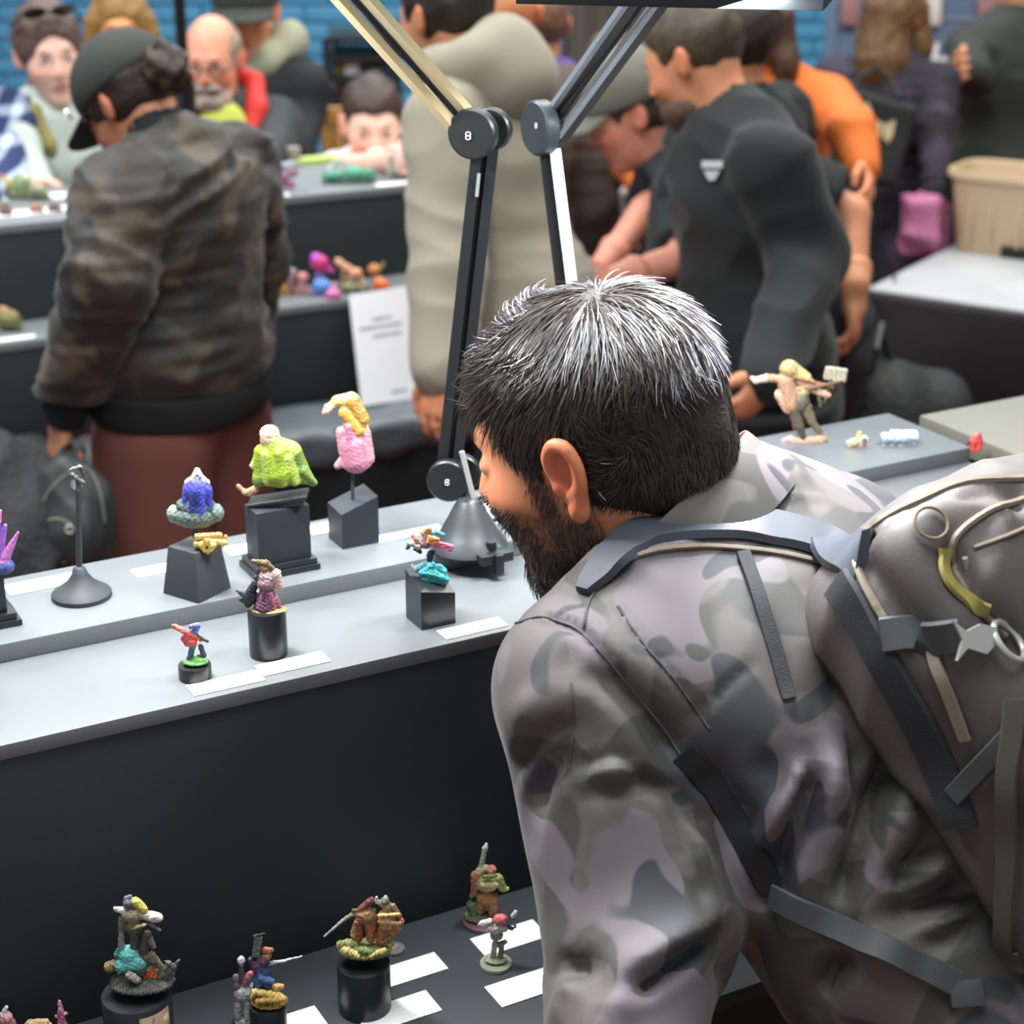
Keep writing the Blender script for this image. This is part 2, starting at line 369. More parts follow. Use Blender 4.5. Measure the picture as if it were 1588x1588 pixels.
# ================================================================== PEOPLE
def frame(yaw,pitch=0,roll=0):                       # columns: forward, left, up ; pitch>0 looks down
    return rot('z',yaw)@rot('y',pitch)@rot('x',roll)
def paint(v,col,spots,o,R,s):
    l=((v-o)@R)/s
    for c,r,cl,st in spots:
        d=np.sqrt((((l-np.array(c))/np.array(r))**2).sum(1)); a=np.clip((1.15-d)/.45,0,1)*st
        col=col*(1-a[:,None])+np.array(lin(cl))*a[:,None]
    return col
def head_mesh(o,R,s=1,skin=(214,150,120),res=.005,neck=None,stub=None,jaw=1.0,brow=(70,50,40),lip=(176,96,88),fine=False,eyes=True,neckr=.053,ruddy=.25,earR=None):
    F=Field(); T=lambda x,y,z:o+R@np.array([x,y,z])*s
    E=lambda c,r,k=.02,op=1,Rl=None: F.ell(T(*c),np.array(r)*s,R if Rl is None else R@Rl,k*s,op)
    E((-.012,0,.035),(.096,.074,.090)); E((.03,0,-.01),(.066,.062,.075),.03)
    E((.032,0,-.062),(.052,.050*jaw,.050),.03); E((.066,0,-.094),(.022,.026*jaw,.020),.022)
    E((.058,.034,-.022),(.03,.024,.022),.02); E((.058,-.034,-.022),(.03,.024,.022),.02)
    F.cap(T(.080,-.026,.030),T(.080,.026,.030),.013*s,k=.014*s)
    F.cap(T(.092,0,.022),T(.110,0,-.020),.0065*s,.0105*s,k=.008*s); E((.100,.011,-.024),(.011,.008,.008),.006); E((.100,-.011,-.024),(.011,.008,.008),.006)
    for q in (-1,1):
        E((.097,q*.033,.010),(.014,.019,.012),.010,-1); E((.077,q*.033,.009),(.014,.016,.0115),.003)
        E((.112,q*.009,-.034),(.006,.004,.005),.003,-1)
    E((.090,0,-.050),(.011,.024,.006),.006); E((.088,0,-.062),(.011,.020,.007),.006); E((.104,0,-.0555),(.010,.024,.0022),.003,-1); E((.092,0,-.074),(.008,.02,.006),.008,-1)
    for q in (-1,1):
        Re=rot('z',-q*22)@rot('y',-12)
        if fine:
            c=np.array([-.010,q*.080,-.004])
            pts=[(.008,0,-.004),(.012,.003*q,.012),(.010,.006*q,.026),(-.002,.010*q,.036),(-.016,.012*q,.032),(-.022,.011*q,.016),(-.020,.009*q,-.002),(-.012,.005*q,-.018),(-.004,.002*q,-.030)]
            W=[T(*(c+np.array(p)*np.array([.78,1,.86]))) for p in pts]
            W=[2*W[0]-W[1]]+W+[2*W[-1]-W[-2]]; W2=[]
            for i_ in range(1,len(W)-2):
                for j_ in range(4):
                    t_=j_/4; a_,b_,c_,d_=W[i_-1:i_+3]; W2.append(.5*((2*b_)+(c_-a_)*t_+(2*a_-5*b_+4*c_-d_)*t_*t_+(3*b_-a_-3*c_+d_)*t_**3))
            F.chain(W2,.0036*s,.005*s); F.cap(W2[-1],W2[-3],.0055*s,.004*s,k=.005*s)
            E(tuple(c+np.array([-.004,.001*q,.002])),(.013,.005,.025),.006,1,rot('y',-10)); E(tuple(c+np.array([-.004,.010*q,.006])),(.009,.007,.015),.004,-1,rot('y',-10))
            pts=[(-.010,.006*q,.022),(-.014,.008*q,.008),(-.010,.007*q,-.006),(-.002,.005*q,-.012)]
            F.chain([T(*(c+np.array(p))) for p in pts],.0035*s,.004*s)
            E(tuple(c+np.array([.006,.004*q,-.004])),(.006,.004,.006),.004); E(tuple(c+np.array([-.004,.003*q,-.027])),(.008,.005,.009),.005)
        else:
            E((-.012,q*.080,.002),(.020,.008,.033),.006,1,Re); E((-.006,q*.089,.006),(.011,.006,.019),.004,-1,Re)
    if neck is not None:
        F.cap(T(-.026,0,-.045),neck,neckr*s,neckr*1.05*s,k=.03*s); 
    if stub is not None: F.cap(neck,stub,neckr*1.05*s,neckr*1.3*s,k=.03*s)
    v,f=F.mesh(res); c=np.tile(np.array(lin(skin)),(len(v),1))
    red=(min(255,skin[0]+8),skin[1]*.72,skin[2]*.68)
    sp=[((.112,0,-.022),(.02,.018,.016),red,ruddy),((.07,.045,-.022),(.03,.025,.022),red,ruddy),((.07,-.045,-.022),(.03,.025,.022),red,ruddy),
        ((-.01,.088,.0),(.03,.02,.04),red,ruddy*1.3),((-.01,-.088,.0),(.03,.02,.04),red,ruddy*1.3),
        ((.098,0,-.056),(.016,.026,.009),lip,.8)]
    if eyes:
        for q in (-1,1):
            sp+=[((.094,q*.033,.0335),(.014,.020,.0048),brow,.75),((.093,q*.033,.009),(.010,.0135,.0055),(236,230,224),.8),((.094,q*.032,.009),(.010,.006,.006),(60,44,34),1),((.092,q*.033,.0155),(.014,.017,.0028),(50,36,30),.75)]
    return v,f,paint(v,c,sp,o,R,s)
def hand_mesh(w,d,pn,side=1,curl=35,s=1,skin=(214,150,120),res=.004,spread=6,arm=None):
    """w wrist, d pointing direction, pn palm normal; side=1 puts the thumb towards cross(d,pn)"""
    d=np.asarray(d,float)/np.linalg.norm(d); pn=np.asarray(pn,float); pn=pn-d*(pn@d); pn/=np.linalg.norm(pn); q=np.cross(d,pn)*side
    F=Field(); Rm=np.array([d,q,pn]).T; s=s*1.0
    pt=lambda a,b,c: w+(d*a+q*b+pn*c)*s
    F.ell(pt(.048,.0,0),np.array([.052,.041,.0155])*s,Rm,.01); F.cap(pt(-.03,0,0),pt(.02,0,0),.025*s,.023*s,k=.02)
    for i,(b,l,r) in enumerate(((.030,.070,.0088),(.010,.078,.0092),(-.011,.072,.0088),(-.031,.056,.0076))):
        a0=pt(.078-(.006 if i in(0,3) else 0)-(.008 if i==3 else 0),b,0); ang=math.radians(spread)*(b/.03); dd=d*math.cos(ang)+q*math.sin(ang); p=[a0]; th=0
        for j,fr in enumerate((.45,.31,.24)):
            th+=math.radians(curl*(.8 if j==0 else 1.0)*(1+.06*i)); p.append(p[-1]+(dd*math.cos(th)+pn*math.sin(th))*l*fr*s)
        F.chain(p,[r*1.08*s,r*s,r*.95*s,r*.8*s],.0035)
    t0=pt(.018,.030,.004); t1=pt(.045,.052,.014); t2=pt(.070,.056,.028); t3=pt(.090,.048,.034)
    F.chain([t0,t1,t2,t3],[.014*s,.0115*s,.0100*s,.008*s],.006)
    if arm is not None: F.cap(pt(-.03,0,0),arm,.026*s,.038*s,k=.02)
    v,f=F.mesh(res); c=np.tile(np.array(lin(skin)),(len(v),1))
    sp=[((.075,b,-.012),(.012,.010,.012),(min(255,skin[0]+5),skin[1]*.82,skin[2]*.8),.4) for b in (.03,.01,-.011,-.031)]
    return v,f,paint(v,c,sp,w,Rm,s)
m_skin=mat('skin',attr=True,rough=.48,sss=.08,spec=.35,bump=(900,.08,.0004))
def hairmat(n,c,rough=.5): return mat('hair_'+n,c,rough,bump=(160,.7,.004),vary=(60,.35))
def hair_field(o,R,s,style):
    F=Field(); T=lambda x,y,z:o+R@np.array([x,y,z])*s
    E=lambda c,r,k=.015,op=1: F.ell(T(*c),np.array(r)*s,R,k*s,op)
    if style in('short','fade','top'):
        g=.006 if style=='fade' else .012
        E((-.014,0,.040),(.099+g,.077+g*.7,.092+g)); 
        if style=='top': E((.02,0,.11),(.075,.06,.030),.03)
        F.box(T(.135,0,-.03),(.085*s,.12*s,.09*s),R,.03*s,.02*s,-1); F.box(T(.0,0,-.115),(.2*s,.2*s,.066*s),R@rot('y',-18),.02*s,.015*s,-1)
        for q in(-1,1): E((.006,q*.092,-.006),(.030,.026,.040),.01,-1)
    elif style=='receding':
        E((-.020,0,.026),(.100,.085,.088)); F.box(T(.140,0,.02),(.085*s,.12*s,.14*s),R,.03*s,.02*s,-1); E((.05,0,.13),(.09,.050,.06),.02,-1); F.box(T(0,0,-.14),(.2*s,.2*s,.07*s),R,.02*s,.01*s,-1)
        for q in(-1,1): E((.006,q*.092,-.006),(.030,.026,.040),.01,-1)
    else:
        E((-.016,0,.042),(.108,.088,.104)); 
        F.ell(T(.105,0,-.045),np.array([.07,.060,.105])*s,R,.012*s,-1)
        if style=='pulled': 
            E((.105,0,.0),(.055,.060,.082),.01,-1); F.box(T(.0,0,-.115),(.2*s,.2*s,.075*s),R@rot('y',-14),.02*s,.015*s,-1); E((-.115,0,.02),(.045,.04,.045),.02)
        if style=='bun': F.box(T(.0,0,-.115),(.2*s,.2*s,.075*s),R@rot('y',-14),.02*s,.015*s,-1)
        if style=='long':
            for q in(-1,1): F.chain([T(.02,q*.078,.03),T(.03,q*.088,-.08),T(.035,q*.092,-.20),T(.03,q*.085,-.31)],[.03*s,.032*s,.034*s,.022*s],.03)
            F.chain([T(-.07,0,.02),T(-.08,0,-.12),T(-.07,0,-.28)],[.07*s,.075*s,.05*s],.04)
    return F
class Person: pass
def person(label,headpx,Y,yaw,s=1.0,lean=0,twist=0,head=(0,0,0),skin=(214,150,120),hair=('short',(50,38,30)),
           top=None,bottom=((40,44,52),'trousers'),armL=None,armR=None,group=None,handL=None,handR=None,wid=1.0,jaw=1.0,face=True,nk=.145,res=.011,legs=True,ruddy=.25,turn=(0,0)):
    """headpx: image position the head is at, Y: distance; lean: forward bend of the torso in degrees"""
    H=atY(*headpx,Y); R0=rot('z',yaw); Rt=rot('z',yaw+twist)@rot('y',lean); Rh=frame(yaw+twist+head[1],lean*.55+head[0],head[2])
    neckoff=Rt@np.array([0,0,.50])*s; hc=Rh@np.array([.025,0,nk])*s
    N=H-hc; P=N-neckoff                              # neck base, pelvis
    foot=np.array([P[0],P[1],0.0])
    th=thing('person',label,'person',foot,group); 
    T=lambda x,y,z:P+Rt@np.array([x,y*wid,z])*s
    sh={1:T(-.005,.172,.455),-1:T(-.005,-.172,.455)}
    arms={}
    for q,a in((1,armL),(-1,armR)):
        if a is None:
            e=sh[q]+(R0@np.array([.02,.055*q*wid,-.29]))*s; w_=e+(R0@np.array([.10,.0*q,-.235]))*s
        else: e,w_=a
        arms[q]=(np.array(e),np.array(w_))
    parts=[head_mesh(H,Rh,s,skin,.0065 if face else .008,N,T(0,0,.40),jaw,brow=tuple(.6*np.array(hair[1]))if hair else (60,45,35),ruddy=ruddy)]
    B=Field()
    B.ell(T(0,0,.36),np.array([.09,.145*wid,.18])*s,Rt,.04); B.ell(T(0,0,.1),np.array([.085,.13*wid,.16])*s,Rt,.04); B.ell(T(0,0,-.04),np.array([.09,.14*wid,.10])*s,Rt,.04)
    knees={};ank={}
    for q in(1,-1):
        hp=T(0,.085*q,-.04); f0=foot+R0@np.array([turn[0]*q,.10*q*wid,.08])*1.0; kn=(hp+f0)/2+R0@np.array([.03,0,0]); knees[q]=kn; ank[q]=f0
        if legs: B.chain([hp,kn,f0],[.07*s,.048*s,.034*s],.02)
        e,w_=arms[q]; B.chain([sh[q],e,w_],[.050*s,.037*s,.026*s],.012)
    v,f=B.mesh(res*1.2); parts.append((v,f,np.array(lin(skin))))
    for q,hs in((1,handL),(-1,handR)):
        e,w_=arms[q]; d=(w_-e)/np.linalg.norm(w_-e)
        hd=hs or {}
        pn=hd.get('pn',R0@np.array([0,-q,0.])); dd=hd.get('d',d)
        # thumb forward when hanging
        sd=hd.get('side'); 
        if sd is None: qv=np.cross(dd,pn); sd=1 if qv@(R0@np.array([1,0,0.]))>0 else -1
        parts.append(hand_mesh(w_,dd,pn,sd,hd.get('curl',28),s,skin,.0055,arm=w_-d*.06*s))
    v,f,c=cat_mesh(parts); body=mk('body',v,f,m_skin,th,c)
    if hair:
        HF=hair_field(H,Rh,s,hair[0]); v,f=HF.mesh(.006); n_=vnormals(v,f); v=v+n_*(wav(v,110,3)*.0022)[:,None]
        mk('hair',v,f,hairmat('_'.join(map(str,hair[1])),hair[1]),th)
    p=Person(); p.th=th;p.H=H;p.Rh=Rh;p.Rt=Rt;p.R0=R0;p.T=T;p.N=N;p.P=P;p.sh=sh;p.arms=arms;p.s=s;p.knees=knees;p.ank=ank;p.foot=foot;p.wid=wid;p.turn=turn
    p.h=lambda x,y,z:H+Rh@np.array([x,y,z])*s
    return p
def garment_top(p,m,name='jacket',inf=.018,hem=-.06,sleeve='long',fold=(.006,44),seed=1,res=.009,collar=.02,ribs=.0,sl_r=(.068,.056,.042),flare=0,belly=0,neckcut=.5):
    F=Field(); T,Rt,s,w_=p.T,p.Rt,p.s,p.wid
    F.ell(T(0,0,.35),np.array([.108+inf,.160*w_+inf,.20+inf])*s,Rt,.05); F.ell(T(.01+belly,0,.10),np.array([.112+inf+belly,.150*w_+inf,.19])*s,Rt,.06)
    F.ell(T(0,0,hem+.06),np.array([.118+inf+flare,.155*w_+inf+flare,.15])*s,Rt,.06)
    F.cap(T(-.01,.13,.445),T(-.01,-.13,.445),(.062+inf*.5)*s,k=.04); F.cap(T(-.012,.09,.475),T(-.012,.0,.505),.045*s,.050*s,k=.03);F.cap(T(-.012,-.09,.475),T(-.012,.0,.505),.045*s,.050*s,k=.03)
    if collar: F.cap(p.N+(p.H-p.N)*-.1,p.N+(p.H-p.N)*(.15+collar*4),.062*s,.060*s,k=.015)
    a,b,c=sl_r
    for q in(1,-1):
        e,wr=p.arms[q]; sh=p.sh[q]
        if sleeve=='long': F.chain([sh,e,wr],[a*s,b*s,c*s],.02)
        else: F.cap(sh,sh+(e-sh)*.82,a*s,(b+.004)*s,k=.02)
    if sleeve=='short':
        for q in(1,-1):
            e,wr=p.arms[q]; d=(e-p.sh[q]); L_=np.linalg.norm(d); d/=L_; x_=np.cross(d,[0.3,.2,1]); x_/=np.linalg.norm(x_); rr0=(b+.01)*s
            F.box(p.sh[q]+d*(L_*.82+rr0*1.25),(rr0*1.25,rr0*1.25,rr0),np.array([x_,np.cross(d,x_),d]).T,.004,.008,-1)
    F.cut(T(0,0,hem),Rt@np.array([0,0,-1.]),.006)
    if sleeve=='long':
        for q in(1,-1):
            e,wr=p.arms[q]; d=(wr-e)/np.linalg.norm(wr-e)
            if False: F.cut(wr,d)
    # open the neck
    F.cap(p.N+(p.H-p.N)*.12,p.H,.050*s,.075*s,k=.006,op=-1)
    v,f=F.mesh(res); n_=vnormals(v,f)
    A,fr=fold; amp=A*(.35+.65*np.clip(wav(v,9,seed+5)*.8+.4,0,1))
    # folds run across the limbs
    g=wav(v*np.array([.55,.55,1.25]),fr,seed,2.2); g=1-2*np.abs(g)**.8*.7
    v=v+n_*(amp*g)[:,None]
    if ribs: v=v+n_*(ribs*wav(v*np.array([.3,.3,1.7]),fr*2.6,seed+9,1.2))[:,None]
    return mk(name,v,f,m,p.th)
def cuff(p,q,m,r=.040,l=.05,name='cuff'):
    e,wr=p.arms[q]; d=(wr-e)/np.linalg.norm(wr-e); mb=MB()
    mb.tube([wr-d*l,wr-d*l*.5,wr],[r*p.s,r*.96*p.s,r*.92*p.s],16); return mb.build(name,m,p.th)
def trousers(p,m,name='trousers',r=(.092,.068,.055),fold=(.005,20),seed=3,top=.08,res=.011,low=.0):
    F=Field(); T,s=p.T,p.s
    F.ell(T(-.005,0,-.02),np.array([.118,.158*p.wid,.13])*s,p.Rt,.03)
    for q in(1,-1): F.chain([T(0,.082*q,-.06),p.knees[q],p.ank[q]+np.array([0,0,low])],[r[0]*s,r[1]*s,r[2]*s],.02)
    F.cut(T(0,0,top),p.Rt@np.array([0,0,1.]),.006)
    v,f=F.mesh(res); n_=vnormals(v,f); v=v+n_*(fold[0]*wav(v*np.array([1.2,1.2,.45]),fold[1],seed,1.8))[:,None]
    return mk(name,v,f,m,p.th)
def shoes(p,m):
    for q in(1,-1):
        a=p.ank[q]; F=Field(); d=p.R0@np.array([1.,0,0]); F.cap(a+np.array([0,0,-.03])-d*.03,a+np.array([0,0,-.045])+d*.13,.042,.035,k=.02); F.cap(a,a+np.array([0,0,-.03]),.045,.048,k=.02)
        F.cut(np.array([0,0,.004]),(0,0,-1)); v,f=F.mesh(.011); mk('shoe',v,f,m,p.th)
def cap_hat(p,m,name='cap',brim=1,tilt=0,badge=None):
    s=p.s; Rc=p.Rh@rot('y',tilt); T=lambda x,y,z:p.H+Rc@np.array([x,y,z])*s
    F=Field(); F.ell(T(-.012,0,.052),np.array([.116,.094,.098])*s,Rc,.01); F.cut(T(0,0,.030),Rc@np.array([0,0,-1.]),.004); F.cap(T(-.01,0,.148),T(-.01,0,.152),.006*s,.006*s,k=.004)
    v,f=F.mesh(.006); c=mk(name,v,f,m,p.th)
    # curved brim
    vs=[];fs=[];n=14
    for j in range(6):
        for i in range(n):
            a=math.radians(-62+124*i/(n-1)); r0=.100; yy=math.sin(a)*.088; xx=.0+math.cos(a)*.103+j/5*(.075*math.cos(a*.75)); vs.append(T(xx,yy*(1+.02*j),.036-.9*yy*yy*4*.35-j*.0035))
    for j in range(5):
        for i in range(n-1): fs.append((j*n+i,j*n+i+1,(j+1)*n+i+1,(j+1)*n+i))
    b=mk('cap_brim',vs,fs,m,c); so=b.modifiers.new('t','SOLIDIFY'); so.thickness=.004
    if badge:
        MB().lathe(T(*badge),[(.001,-.002),(.010,-.002),(.010,.003),(.001,.003)],12,Rc@rot('z',math.degrees(math.atan2(badge[1],badge[0])))@rot('y',90)).build('cap_badge',mat('silver_badge',(200,205,205),.35,.8),c)
    return c
m_shoe=mat('dark_shoe',(32,32,34),.6)
HAND=dict
def lap(p,m,name,z0,z1,rx,ry,x0=.005):               # a knitted band round the trunk
    prof=[(z0,.985),(z0+.01,1.01),((z0+z1)/2,1.02),(z1-.008,1.03),(z1,1.0)]; vs=[];fs=[];n=40
    for zz,sc_ in prof:
        for i in range(n): a=2*math.pi*i/n; vs.append(p.T(rx*sc_*math.cos(a)+x0,ry*sc_*math.sin(a),zz))
    for j in range(len(prof)-1):
        for i in range(n): fs.append((j*n+i,j*n+(i+1)%n,(j+1)*n+(i+1)%n,(j+1)*n+i))
    fs.append(tuple(range(n))); fs.append(tuple((len(prof)-1)*n+i for i in range(n)))
    return MB().raw(vs,fs).build(name,m,p.th)
def ring_collar(p,m,name='collar',r0=.070,r1=.064,t=.30,lo=.02,hole=.055):
    c_=Field(); c_.cap(p.N+(p.H-p.N)*lo,p.N+(p.H-p.N)*t,r0*p.s,r1*p.s,k=.01); c_.cap(p.N,p.H,hole*p.s,(hole+.006)*p.s,k=.004,op=-1); v,f=c_.mesh(.007); return mk(name,v,f,m,p.th)
# ---- man in brown bomber jacket, left
m_bomb=mat('brown_bomber_fabric',(46,42,38),.6,patches=[((84,72,58),11,.50,.10),((36,36,36),12,.56,.08)],bump=(120,.5,.003),sheen=.2,spec=.4)
m_rib=mat('black_rib_knit',(18,21,22),.9,bump=(500,.4,.001)); m_br=mat('rust_brown_twill',(108,62,54),.85,bump=(300,.3,.001),vary=(5,.1))
w0=atY(98,648,2.93)
p=person('man in brown camouflage bomber jacket, black cap and rust trousers holding a backpack',(206,166),3.10,150,s=.86,lean=-4,head=(42,-2,0),skin=(196,136,104),hair=('bun',(48,34,26)),
  armL=(atY(170,430,2.86),w0),handL=HAND(pn=(.8,.5,0),d=(-.25,-.1,-1),curl=52),wid=1.0,armR=(atY(380,400,3.3),atY(368,540,3.25)),handR=HAND(curl=40))
garment_top(p,m_bomb,'bomber_jacket',inf=.034,hem=.060,fold=(.011,58),seed=2,ribs=.0035,sl_r=(.090,.084,.066),flare=.008,res=.008)
lap(p,m_rib,'waistband',-.005,.066,.166,.208)
cuff(p,1,m_rib,.048,.06); cuff(p,-1,m_rib,.048,.06); ring_collar(p,m_rib,r0=.070,r1=.071,t=.46,lo=.22,hole=.057)
trousers(p,m_br,r=(.132,.120,.108),fold=(.010,24),top=.02); shoes(p,m_shoe)
cap_hat(p,mat('black_cap_cloth',(50,54,50),.8,bump=(300,.3,.001)),badge=(.085,.075,.055))
F=Field(); bn=p.h(-.135,.01,.0); F.ell(bn,(.038,.036,.042),p.Rh,.01); v,f=F.mesh(.005); n_=vnormals(v,f); v=v+n_*(wav(v,190,5)*.006)[:,None]; mk('hair_bun',v,f,hairmat('bun',(58,42,28)),p.th)
bomber=p
# ---- woman with sunglasses on her head
m_mint=mat('pale_mint_fleece',(182,192,184),.85,bump=(120,.4,.002),vary=(4,.08))
p=person('smiling woman in pale mint jacket with sunglasses pushed up on her dark hair',(78,88),4.25,-76,s=.90,lean=4,head=(4,10,4),skin=(232,186,168),hair=('pulled',(92,72,66)),
  armL=(atY(150,250,4.0),atY(185,215,3.9)),armR=(atY(30,230,4.1),atY(60,290,4.0)),jaw=.95,ruddy=.35)
garment_top(p,m_mint,'fleece_jacket',inf=.03,hem=-.05,fold=(.006,22),seed=4); ring_collar(p,m_mint,t=.36,r0=.076,r1=.072,hole=.058); trousers(p,mat('dark_denim',(38,46,60),.85)); shoes(p,m_shoe)
m_blk=mat('black_plastic_gloss',(16,17,19),.3); mb=MB()
for q in(-1,1):
    pts=[p.h(.078+.012*math.cos(a)-.006*abs(math.sin(a)),q*.036+.030*math.sin(a),.128+.016*math.cos(a)) for a in np.linspace(0,2*math.pi,13)[:-1]]
    nn=p.Rh@np.array([.75,0,.65]); mb.plate(pts,nn*.004); mb.tube([p.h(.072,q*.066,.125),p.h(.0,q*.090,.085)],.003,6)
mb.tube([p.h(.088,-.012,.130),p.h(.088,.012,.130)],.003,6); mb.build('sunglasses',m_blk,p.th)
F=Field(); F.chain([p.h(.05,-.07,-.12),p.h(.085,-.05,-.2),p.h(.09,-.03,-.3)],[.022,.02,.012],.01); v,f=F.mesh(.009); mk('scarf',v,f,mat('mustard_scarf',(150,140,84),.9,bump=(80,.5,.004)),p.th)
# ---- person in plaid shirt at left edge
m_pl=mat('navy_plaid',(30,52,96),.85)
nt=m_pl.node_tree; N_=nt.nodes; L_=nt.links; tc=N_.new('ShaderNodeTexCoord'); out=None
for dr in ('X','Z'):
    wv=N_.new('ShaderNodeTexWave'); wv.bands_direction=dr; wv.inputs['Scale'].default_value=6.0; L_.new(tc.outputs['Object'],wv.inputs[0])
    q=N_.new('ShaderNodeMapRange'); q.inputs[1].default_value=.62; q.inputs[2].default_value=.8; q.inputs[3].default_value=0; q.inputs[4].default_value=.48; L_.new(wv.outputs['Fac'],q.inputs[0])
    if out is None: out=q.outputs[0]
    else:
        ad=N_.new('ShaderNodeMath'); L_.new(out,ad.inputs[0]); L_.new(q.outputs[0],ad.inputs[1]); out=ad.outputs[0]
mx=N_.new('ShaderNodeMix'); mx.data_type='RGBA'; L_.new(out,mx.inputs[0]); mx.inputs[6].default_value=(*lin((28,48,92)),1); mx.inputs[7].default_value=(*lin((196,208,232)),1); L_.new(mx.outputs[2],N_['Principled BSDF'].inputs['Base Color'])
p=person('person in navy and white plaid shirt at the left edge, beside the mint jacket',(-100,70),4.1,-60,s=.93,lean=3,hair=('short',(40,32,28)),armL=(atY(12,270,4.0),atY(-20,300,3.8)))
garment_top(p,m_pl,'plaid_shirt',inf=.028,hem=-.08,seed=6); trousers(p,mat('dark_denim')); shoes(p,m_shoe)
# ---- woman with fair hair behind the black cap
p=person('fair-haired person half hidden behind the black cap of the bomber jacket man',(188,48),5.2,-90,s=.93,head=(6,10,0),skin=(226,160,108),hair=('long',(150,112,56)))
garment_top(p,mat('brown_grey_knit',(86,76,70),.9,bump=(60,.4,.003)),'knitted_top',inf=.02,seed=7); trousers(p,mat('dark_denim')); shoes(p,m_shoe)
# ---- bearded man with glasses, red collar
m_bk=mat('black_softshell',(40,44,46),.75,bump=(150,.3,.002),vary=(5,.12))
p=person('bearded man in glasses, black jacket with red collar over a lime shirt',(330,96),4.45,-78,s=.86,lean=5,head=(9,-16,0),skin=(226,158,132),hair=('receding',(156,138,118)),jaw=1.12,ruddy=.5,
   armL=(atY(425,235,4.3),atY(400,260,4.0)),armR=(atY(262,230,4.4),atY(280,270,4.0)))
garment_top(p,m_bk,'softshell_jacket',inf=.03,seed=8)
F=Field()
for q in(-1,1): F.chain([p.N+p.Rt@np.array([-.07,q*.035,.075]),p.N+p.Rt@np.array([-.01,q*.088,.060]),p.N+p.Rt@np.array([.07,q*.085,.015]),p.N+p.Rt@np.array([.13,q*.055,-.07])],[.022,.024,.026,.02],.01)
v,f=F.mesh(.008); mk('collar',v,f,mat('red_collar_cloth',(214,52,40),.7),p.th)
F=Field(); F.ell(p.T(.105,0,.40),(.05,.075,.13),p.Rt,.01); v,f=F.mesh(.01); mk('lime_shirt',v,f,mat('lime_cotton',(196,208,92),.85),p.th)
F=Field(); F.ell(p.h(.055,0,-.085),(.052,.050,.040),p.Rh,.01); F.ell(p.h(.088,0,-.045),(.024,.034,.014),p.Rh,.01); F.ell(p.h(.10,0,-.057),(.02,.022,.007),p.Rh,.004,-1); v,f=F.mesh(.006); n_=vnormals(v,f); v=v+n_*(wav(v,160,5)*.003)[:,None]; mk('beard',v,f,mat('grey_beard',(176,158,146),.9),p.th)
def glasses(p,m,gx=.112):
    mb=MB()
    for q in(-1,1):
        pts=[p.h(gx-.004*abs(math.sin(a)),q*.034+.024*math.sin(a),.010+.016*math.cos(a)) for a in np.linspace(0,2*math.pi,13)[:-1]]
        mb.tube(pts,.0022,6,closed=True); mb.tube([p.h(gx-.005,q*.058,.016),p.h(.0,q*.084,.016)],.002,6)
    mb.tube([p.h(gx,-.010,.014),p.h(gx,.010,.014)],.002,6); return mb.build('glasses',m,p.th)
glasses(p,m_blk); trousers(p,mat('dark_denim')); shoes(p,m_shoe)
# ---- man with black cap and grey hood
p=person('person in black cap and black coat with a pale grey hood, behind the bearded man',(382,22),4.85,-120,s=.97,head=(8,30,0),skin=(214,146,108),hair=('short',(44,34,28)),armL=(atY(470,180,4.8),atY(455,240,4.6)))
garment_top(p,mat('black_wool_coat',(22,25,27),.85,vary=(5,.1)),'coat',inf=.035,seed=9)
F=Field()
for q in(-1,1): F.chain([p.N+p.R0@np.array([-.10,q*.03,.05]),p.N+p.R0@np.array([-.05,q*.09,.06]),p.N+p.R0@np.array([.05,q*.09,.02]),p.N+p.R0@np.array([.10,q*.03,-.05])],[.05,.048,.04,.025],.03)
v,f=F.mesh(.009); n_=vnormals(v,f); v=v+n_*(wav(v,40,5)*.004)[:,None]; mk('hood',v,f,mat('grey_sage_jersey',(158,160,136),.9),p.th); cap_hat(p,mat('black_cap_cloth')); trousers(p,mat('dark_denim')); shoes(p,m_shoe)
# ---- seated man bending over the far stand, white shirt
m_white=mat('white_cotton',(226,230,228),.8,bump=(60,.3,.003))
p=person('person in white shirt bowed low behind the far stand, face brightly lit',(578,196),4.45,-62,s=.92,lean=42,head=(-10,-20,0),skin=(244,200,180),hair=('fade',(66,48,40)),
   armL=(atY(640,262,4.25),atY(652,225,4.1)),armR=(atY(530,262,4.35),atY(600,250,4.1)),handL=HAND(curl=45),handR=HAND(curl=45),ruddy=.5)
garment_top(p,m_white,'white_shirt',inf=.025,sleeve='short',seed=10); trousers(p,mat('dark_denim')); shoes(p,m_shoe)
# ---- man in beige hoodie
m_hood=mat('beige_sweatshirt_fleece',(150,144,126),.92,bump=(200,.3,.0015),vary=(4,.06),sheen=.2)
p=person('dark-haired man in beige hooded sweatshirt between the two lamp arms',(690,30),3.35,158,s=.90,lean=16,head=(6,-22,0),skin=(206,140,104),hair=('short',(44,36,28)),wid=.86,
   armL=(atY(694,430,3.06),atY(684,570,2.98)),armR=(atY(800,400,3.5),atY(760,560,3.4)))
garment_top(p,m_hood,'hoodie',inf=.026,hem=-.02,fold=(.009,36),seed=12,sl_r=(.080,.072,.058),flare=.006,res=.008)
F=Field(); T=p.T
F.ell(T(-.085,0,.50),(.095,.105,.080),p.Rt,.03); F.ell(T(-.10,0,.56),(.055,.08,.06),p.Rt,.04)
for q in(-1,1): F.chain([T(-.07,q*.10,.55),T(.01,q*.105,.55),T(.09,q*.06,.47)],[.045,.036,.024],.03)
F.cap(p.N,p.H,.056,.070,k=.01,op=-1)
